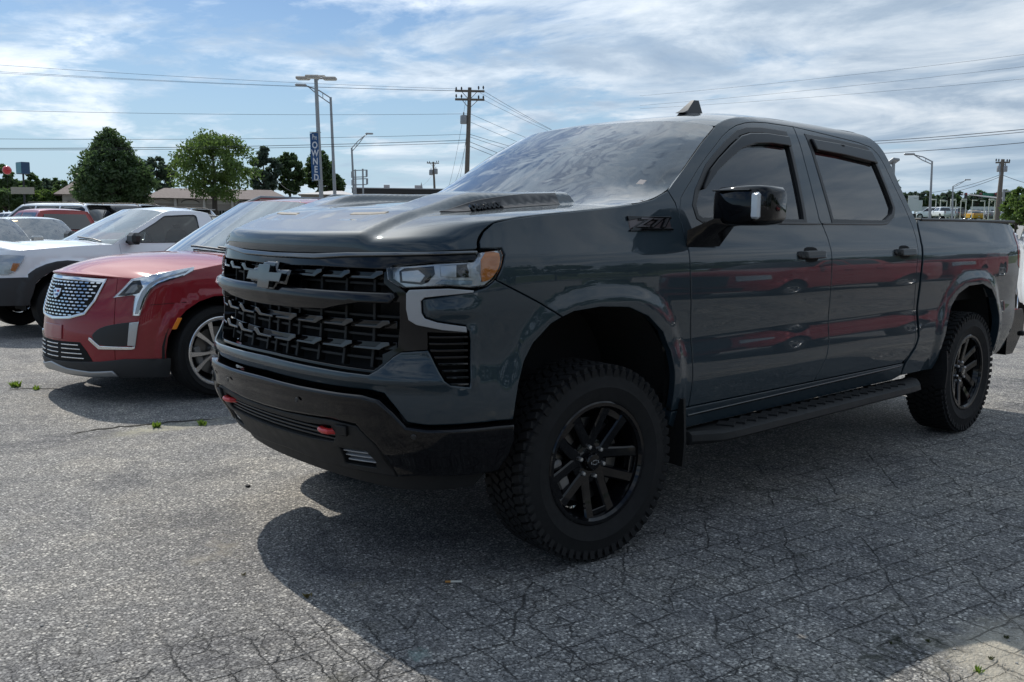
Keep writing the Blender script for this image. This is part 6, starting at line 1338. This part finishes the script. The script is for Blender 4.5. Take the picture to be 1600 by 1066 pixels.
la = lines(8, .125, 0, .0048, .42, .50, 5.1); lb = lines(98, .145, .3, .0048, .43, .51, 4.7); lc = lines(52, .36, .1, .0065, .48, .55, 3.0)
vc = t.N('ShaderNodeTexVoronoi', feature='DISTANCE_TO_EDGE', ins={'Vector': wc, 'Scale': 7.5}); net = t.M('MULTIPLY', t.M('SUBTRACT', 1.0, t.M('DIVIDE', vc.outputs[0], .022), clamp=True), t.ramp(t.noise(oc, 2.6, 3), [(.46,0),(.56,.9)]))
region = t.M('ADD', .0, t.M('MULTIPLY', .95, t.ramp(t.M('ADD', t.M('MULTIPLY', sep.outputs[1], .45), t.M('MULTIPLY', t.noise(oc, .7, 3), .8)), [(.50,0),(.85,1)])))
crack = t.M('MULTIPLY', t.M('MAXIMUM', t.M('MAXIMUM', la, lb), t.M('MAXIMUM', lc, net)), region, clamp=True)
col = t.mix(1.0, col, (1.03,1.0,.96), 'MULTIPLY'); col = t.mix(t.M('MULTIPLY', crack, .80), col, (.022,.022,.022))
moss = t.M('MULTIPLY', t.ramp(t.noise(oc, 5.5, 5, .7), [(.60,0),(.67,1)]), t.M('MULTIPLY', region, .55)); col = t.mix(moss, col, (.035,.036,.026))
sand = t.ramp(t.noise(oc, 1.3, 6, .7, .3), [(.60,0),(.74,.6)]); col = t.mix(sand, col, (.30,.27,.215))
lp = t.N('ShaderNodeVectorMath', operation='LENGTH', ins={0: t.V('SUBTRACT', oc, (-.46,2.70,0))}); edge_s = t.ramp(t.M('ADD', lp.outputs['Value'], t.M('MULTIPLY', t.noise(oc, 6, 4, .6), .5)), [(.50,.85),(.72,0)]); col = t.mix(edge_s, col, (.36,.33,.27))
for (sx_, sy_, r_, c_, st_) in ((1.055,1.20,.05,(.25,.42,.38),.7),):
    l2 = t.N('ShaderNodeVectorMath', operation='LENGTH', ins={0: t.V('SUBTRACT', oc, (sx_, sy_, 0))}); f = t.M('MULTIPLY', t.ramp(t.M('ADD', l2.outputs['Value'], t.M('MULTIPLY', t.noise(oc, 30, 3), .10)), [(r_,st_),(r_+.06,0)]), 1.0); col = t.mix(f, col, c_)
lq = t.N('ShaderNodeVectorMath', operation='LENGTH', ins={0: t.V('MULTIPLY', t.V('SUBTRACT', oc, (.32,-2.70,0)), (1.0,3.6,1))}).outputs['Value']
col = t.mix(t.M('MULTIPLY', t.ramp(t.M('ADD', lq, t.M('MULTIPLY', t.noise(oc, 5, 5, .7), .8)), [(.55,1),(1.0,0)]), t.ramp(t.noise(oc, 14, 4, .6), [(.35,.15),(.6,.75)])), col, (.36,.34,.25))   # washed in sand along the crack
lm = t.N('ShaderNodeVectorMath', operation='LENGTH', ins={0: t.V('MULTIPLY', t.V('SUBTRACT', oc, (-.22,2.24,0)), (1.0,1.9,1))}).outputs['Value']
col = t.mix(t.M('MULTIPLY', t.ramp(t.M('ADD', lm, t.M('MULTIPLY', t.noise(oc, 8, 5, .7), .5)), [(.35,1),(.65,0)]), t.ramp(t.noise(oc, 17, 5, .65), [(.47,0),(.60,.85)])), col, (.020,.023,.014))   # moss in the broken corner
stain = t.ramp(t.noise(oc, 1.05, 7, .68, .8), [(.36,(.62,.63,.66)),(.47,(1,1,1))]); col = t.mix(1.0, col, stain, 'MULTIPLY')
dist = t.N('ShaderNodeVectorMath', operation='LENGTH', ins={0: oc}).outputs['Value']; far = t.ramp(t.M('DIVIDE', dist, 60), [(.1,0),(.6,1)])
col = t.mix(far, col, (.27,.268,.265)); t.l.new(col, b.inputs['Base Color']); b.inputs['Roughness'].default_value = .85; b.inputs['Specular IOR Level'].default_value = .35
hgt = t.M('ADD', t.M('MULTIPLY', t.M('SUBTRACT', 1.0, v1.outputs['Distance']), t.M('MULTIPLY_ADD', sel.outputs[2], .8, .3)), t.M('MULTIPLY', t.M('SUBTRACT', 1.0, v2.outputs['Distance']), .30))
hgt = t.M('ADD', hgt, t.M('MULTIPLY', t.noise(oc, 12, 4), .9)); hgt = t.M('SUBTRACT', hgt, t.M('MULTIPLY', crack, 2.2))
bn = t.N('ShaderNodeBump', ins={'Height': hgt, 'Strength': .85, 'Distance': .0085}); t.l.new(bn.outputs[0], b.inputs['Normal'])
ASPH = M
GRASS = mat('far verge grass', (.075,.095,.03), .95, var=(.8,.3))
rings = [0,.5,1,1.5,2,2.5,3,3.6,4.4,5.5,7,9,12,16,21,28,32,38,45,52,60,70,80,95,110,130,150,180,220,300,450,700,1200,2000,3000]; na = 96; v = [(2.8,3.56,-.035)]; f = []
for r_ in rings[1:]:
    for j in range(na):
        a = 2*math.pi*j/na; x = 2.8+r_*math.cos(a); y = 3.56+r_*math.sin(a); v.append((x, y, ground_z(x, y)))
for j in range(na): f.append((0, 1+j, 1+(j+1) % na))
for i_ in range(len(rings)-2):
    for j in range(na): f.append((1+i_*na+j, 1+(i_+1)*na+j, 1+(i_+1)*na+(j+1) % na, 1+i_*na+(j+1) % na))
g = mesh('ground', v, f, [ASPH, GRASS], None, smooth=True); tag(g, kind='structure')
for p in g.data.polygons:
    c = p.center; r_ = math.hypot(c.x-2.8, c.y-3.56)
    if r_ > 104 or (r_ > 60 and c.y > 3): p.material_index = 1
# a long crack with weeds, loose stones, a cigarette end

def gpt(px, py):
    d = fw + r2*((px-800)/1438.397) - u2*((py-533)/1438.397); s_ = -(CP.z+.035)/d.z; return CP + d*s_
def crack_strip(P, w_, seed):
    rnd = random.Random(seed); line = []
    for i_ in range(len(P)-1):
        a, b_ = gpt(*P[i_]), gpt(*P[i_+1]); n = max(3, int((b_-a).length/.05))
        for k_ in range(n): q = a.lerp(b_, k_/n); line.append(q + Vector((rnd.gauss(0,.010), rnd.gauss(0,.012), 0)))
    v = []; f = []
    for i_, q in enumerate(line):
        d = (line[min(i_+1, len(line)-1)] - line[max(i_-1, 0)]).normalized(); nn = Vector((-d.y, d.x, 0)); ww = w_*rnd.uniform(.35, 1.2)*min(1, i_/4, (len(line)-1-i_)/4)
        v += [(q + nn*ww).to_tuple()[:2] + (-.031,), (q - nn*ww).to_tuple()[:2] + (-.031,)]
    f = [(2*i_, 2*i_+1, 2*i_+3, 2*i_+2) for i_ in range(len(line)-1)]
    o = mesh('pavement_crack', v, f, mat('dark crack soil', (.035,.032,.026), .95, var=(40,.5))); tag(o, kind='structure')
crack_strip([(105,681),(150,672),(200,667),(262,660),(330,656),(372,655)], .016, 2); crack_strip([(0,612),(40,607),(90,609),(120,612)], .014, 3)
def weed(px, py, n, s_, lab, m_, seed, grp=None):
    c = gpt(px, py); rnd = random.Random(seed); m = MB()
    for i_ in range(n):
        a = rnd.uniform(0, 6.28); r0 = rnd.uniform(0, s_*.7); h_ = s_*rnd.uniform(.4, 1.1); x = r0*math.cos(a); y = r0*math.sin(a); dx = rnd.uniform(-.7,.7)*h_; dy = rnd.uniform(-.7,.7)*h_; w_ = s_*rnd.uniform(.10,.22); t_ = rnd.uniform(0, 3.14); cx_ = w_*math.cos(t_); cy_ = w_*math.sin(t_)
        m.add([(x-cx_*.3,y-cy_*.3,0),(x+cx_*.3,y+cy_*.3,0),(x+dx*.5+cx_,y+dy*.5+cy_,h_*.55),(x+dx,y+dy,h_),(x+dx*.5-cx_,y+dy*.5-cy_,h_*.55)], [(0,1,2,3,4)])
    o = m.build('weed', m_, None, fix=False, loc=(c.x, c.y, -.035)); tag(o, lab, 'weed', grp)
LFW = leafmat('weed leaves', (.16,.24,.03), (.08,.14,.02), .4); LFM = leafmat('moss leaves', (.075,.085,.035), (.045,.050,.025), .2)
weed(25, 605, 60, .055, 'bright green weed at the far left end of the crack', LFW, 1); weed(57, 609, 30, .04, 'smaller bright green weed right of the far left one', LFW, 2)
weed(246, 668, 40, .045, 'bright green weed in the crack in front of the red crossover', LFW, 3); weed(317, 665, 46, .042, 'round tuft of weed in the crack near the bumper of the dark pickup', LFW, 4)
weed(1392, 1006, 34, .010, 'dark moss tuft on the cracked asphalt, lower right', LFM, 5); weed(1450, 1003, 36, .011, 'dark moss tuft next to the sunlit corner of asphalt', LFM, 6); weed(1572, 997, 40, .011, 'dark moss tuft at the right edge by the sunlit corner', LFM, 7); weed(1548, 1030, 30, .012, 'grassy tuft at the edge of the shadow, lower right corner', LFM, 8)
weed(1528, 1050, 24, .022, 'tiny yellow green sprout in the sunlit lower right corner', LFW, 9); weed(480, 934, 26, .022, 'dry yellowish weed in the sunlit asphalt beside the shadow', mat('dry weed', (.16,.13,.04), .9), 10); weed(380, 900, 10, .016, 'tiny dry sprig in the sunlit asphalt left of the shadow', mat('dry weed', (.16,.13,.04), .9), 11)
rnd = random.Random(9)
def rock(px, py, s_, lab, m_, grp=None, proto=[None]):
    bm = bmesh.new(); bmesh.ops.create_icosphere(bm, subdivisions=1, radius=s_)
    for q in bm.verts: q.co *= rnd.uniform(.75, 1.15); q.co.z *= .6
    me = bpy.data.meshes.new('pebble'); bm.to_mesh(me); bm.free(); me.materials.append(m_); o = bpy.data.objects.new('pebble', me); COL.objects.link(o); c = gpt(px, py); o.location = (c.x, c.y, -.035+s_*.35); tag(o, lab, 'stone', grp)
rock(387, 761, .017, 'black lump of stone on the sunlit asphalt in front of the bumper', mat('dark stone', (.02,.02,.02), .8))
PEB = mat('loose stone', (.26,.255,.25), .85); 
for i_ in range(90):
    rock(rnd.uniform(10, 1590), rnd.uniform(700, 1060), rnd.uniform(.003, .0065), 'small loose grey chip of stone lying on the asphalt', PEB, 'loose stone chips on the asphalt')
c = gpt(722, 911); m = MB(); m.tube([(0,0,.006),(.045,.01,.006)], .0045, 8); o = m.build('cigarette_end', mat('paper white', (.6,.58,.52), .8), None, True, loc=(c.x, c.y, -.035)); tag(o, 'cigarette end with an orange tip lying in the truck shadow', 'cigarette end'); o.rotation_euler.z = -.9
m = MB(); m.tube([(.045,.01,.006),(.066,.0146,.006)], .0047, 8); m.build('filter', mat('filter orange', (.45,.22,.06), .8), o, True)
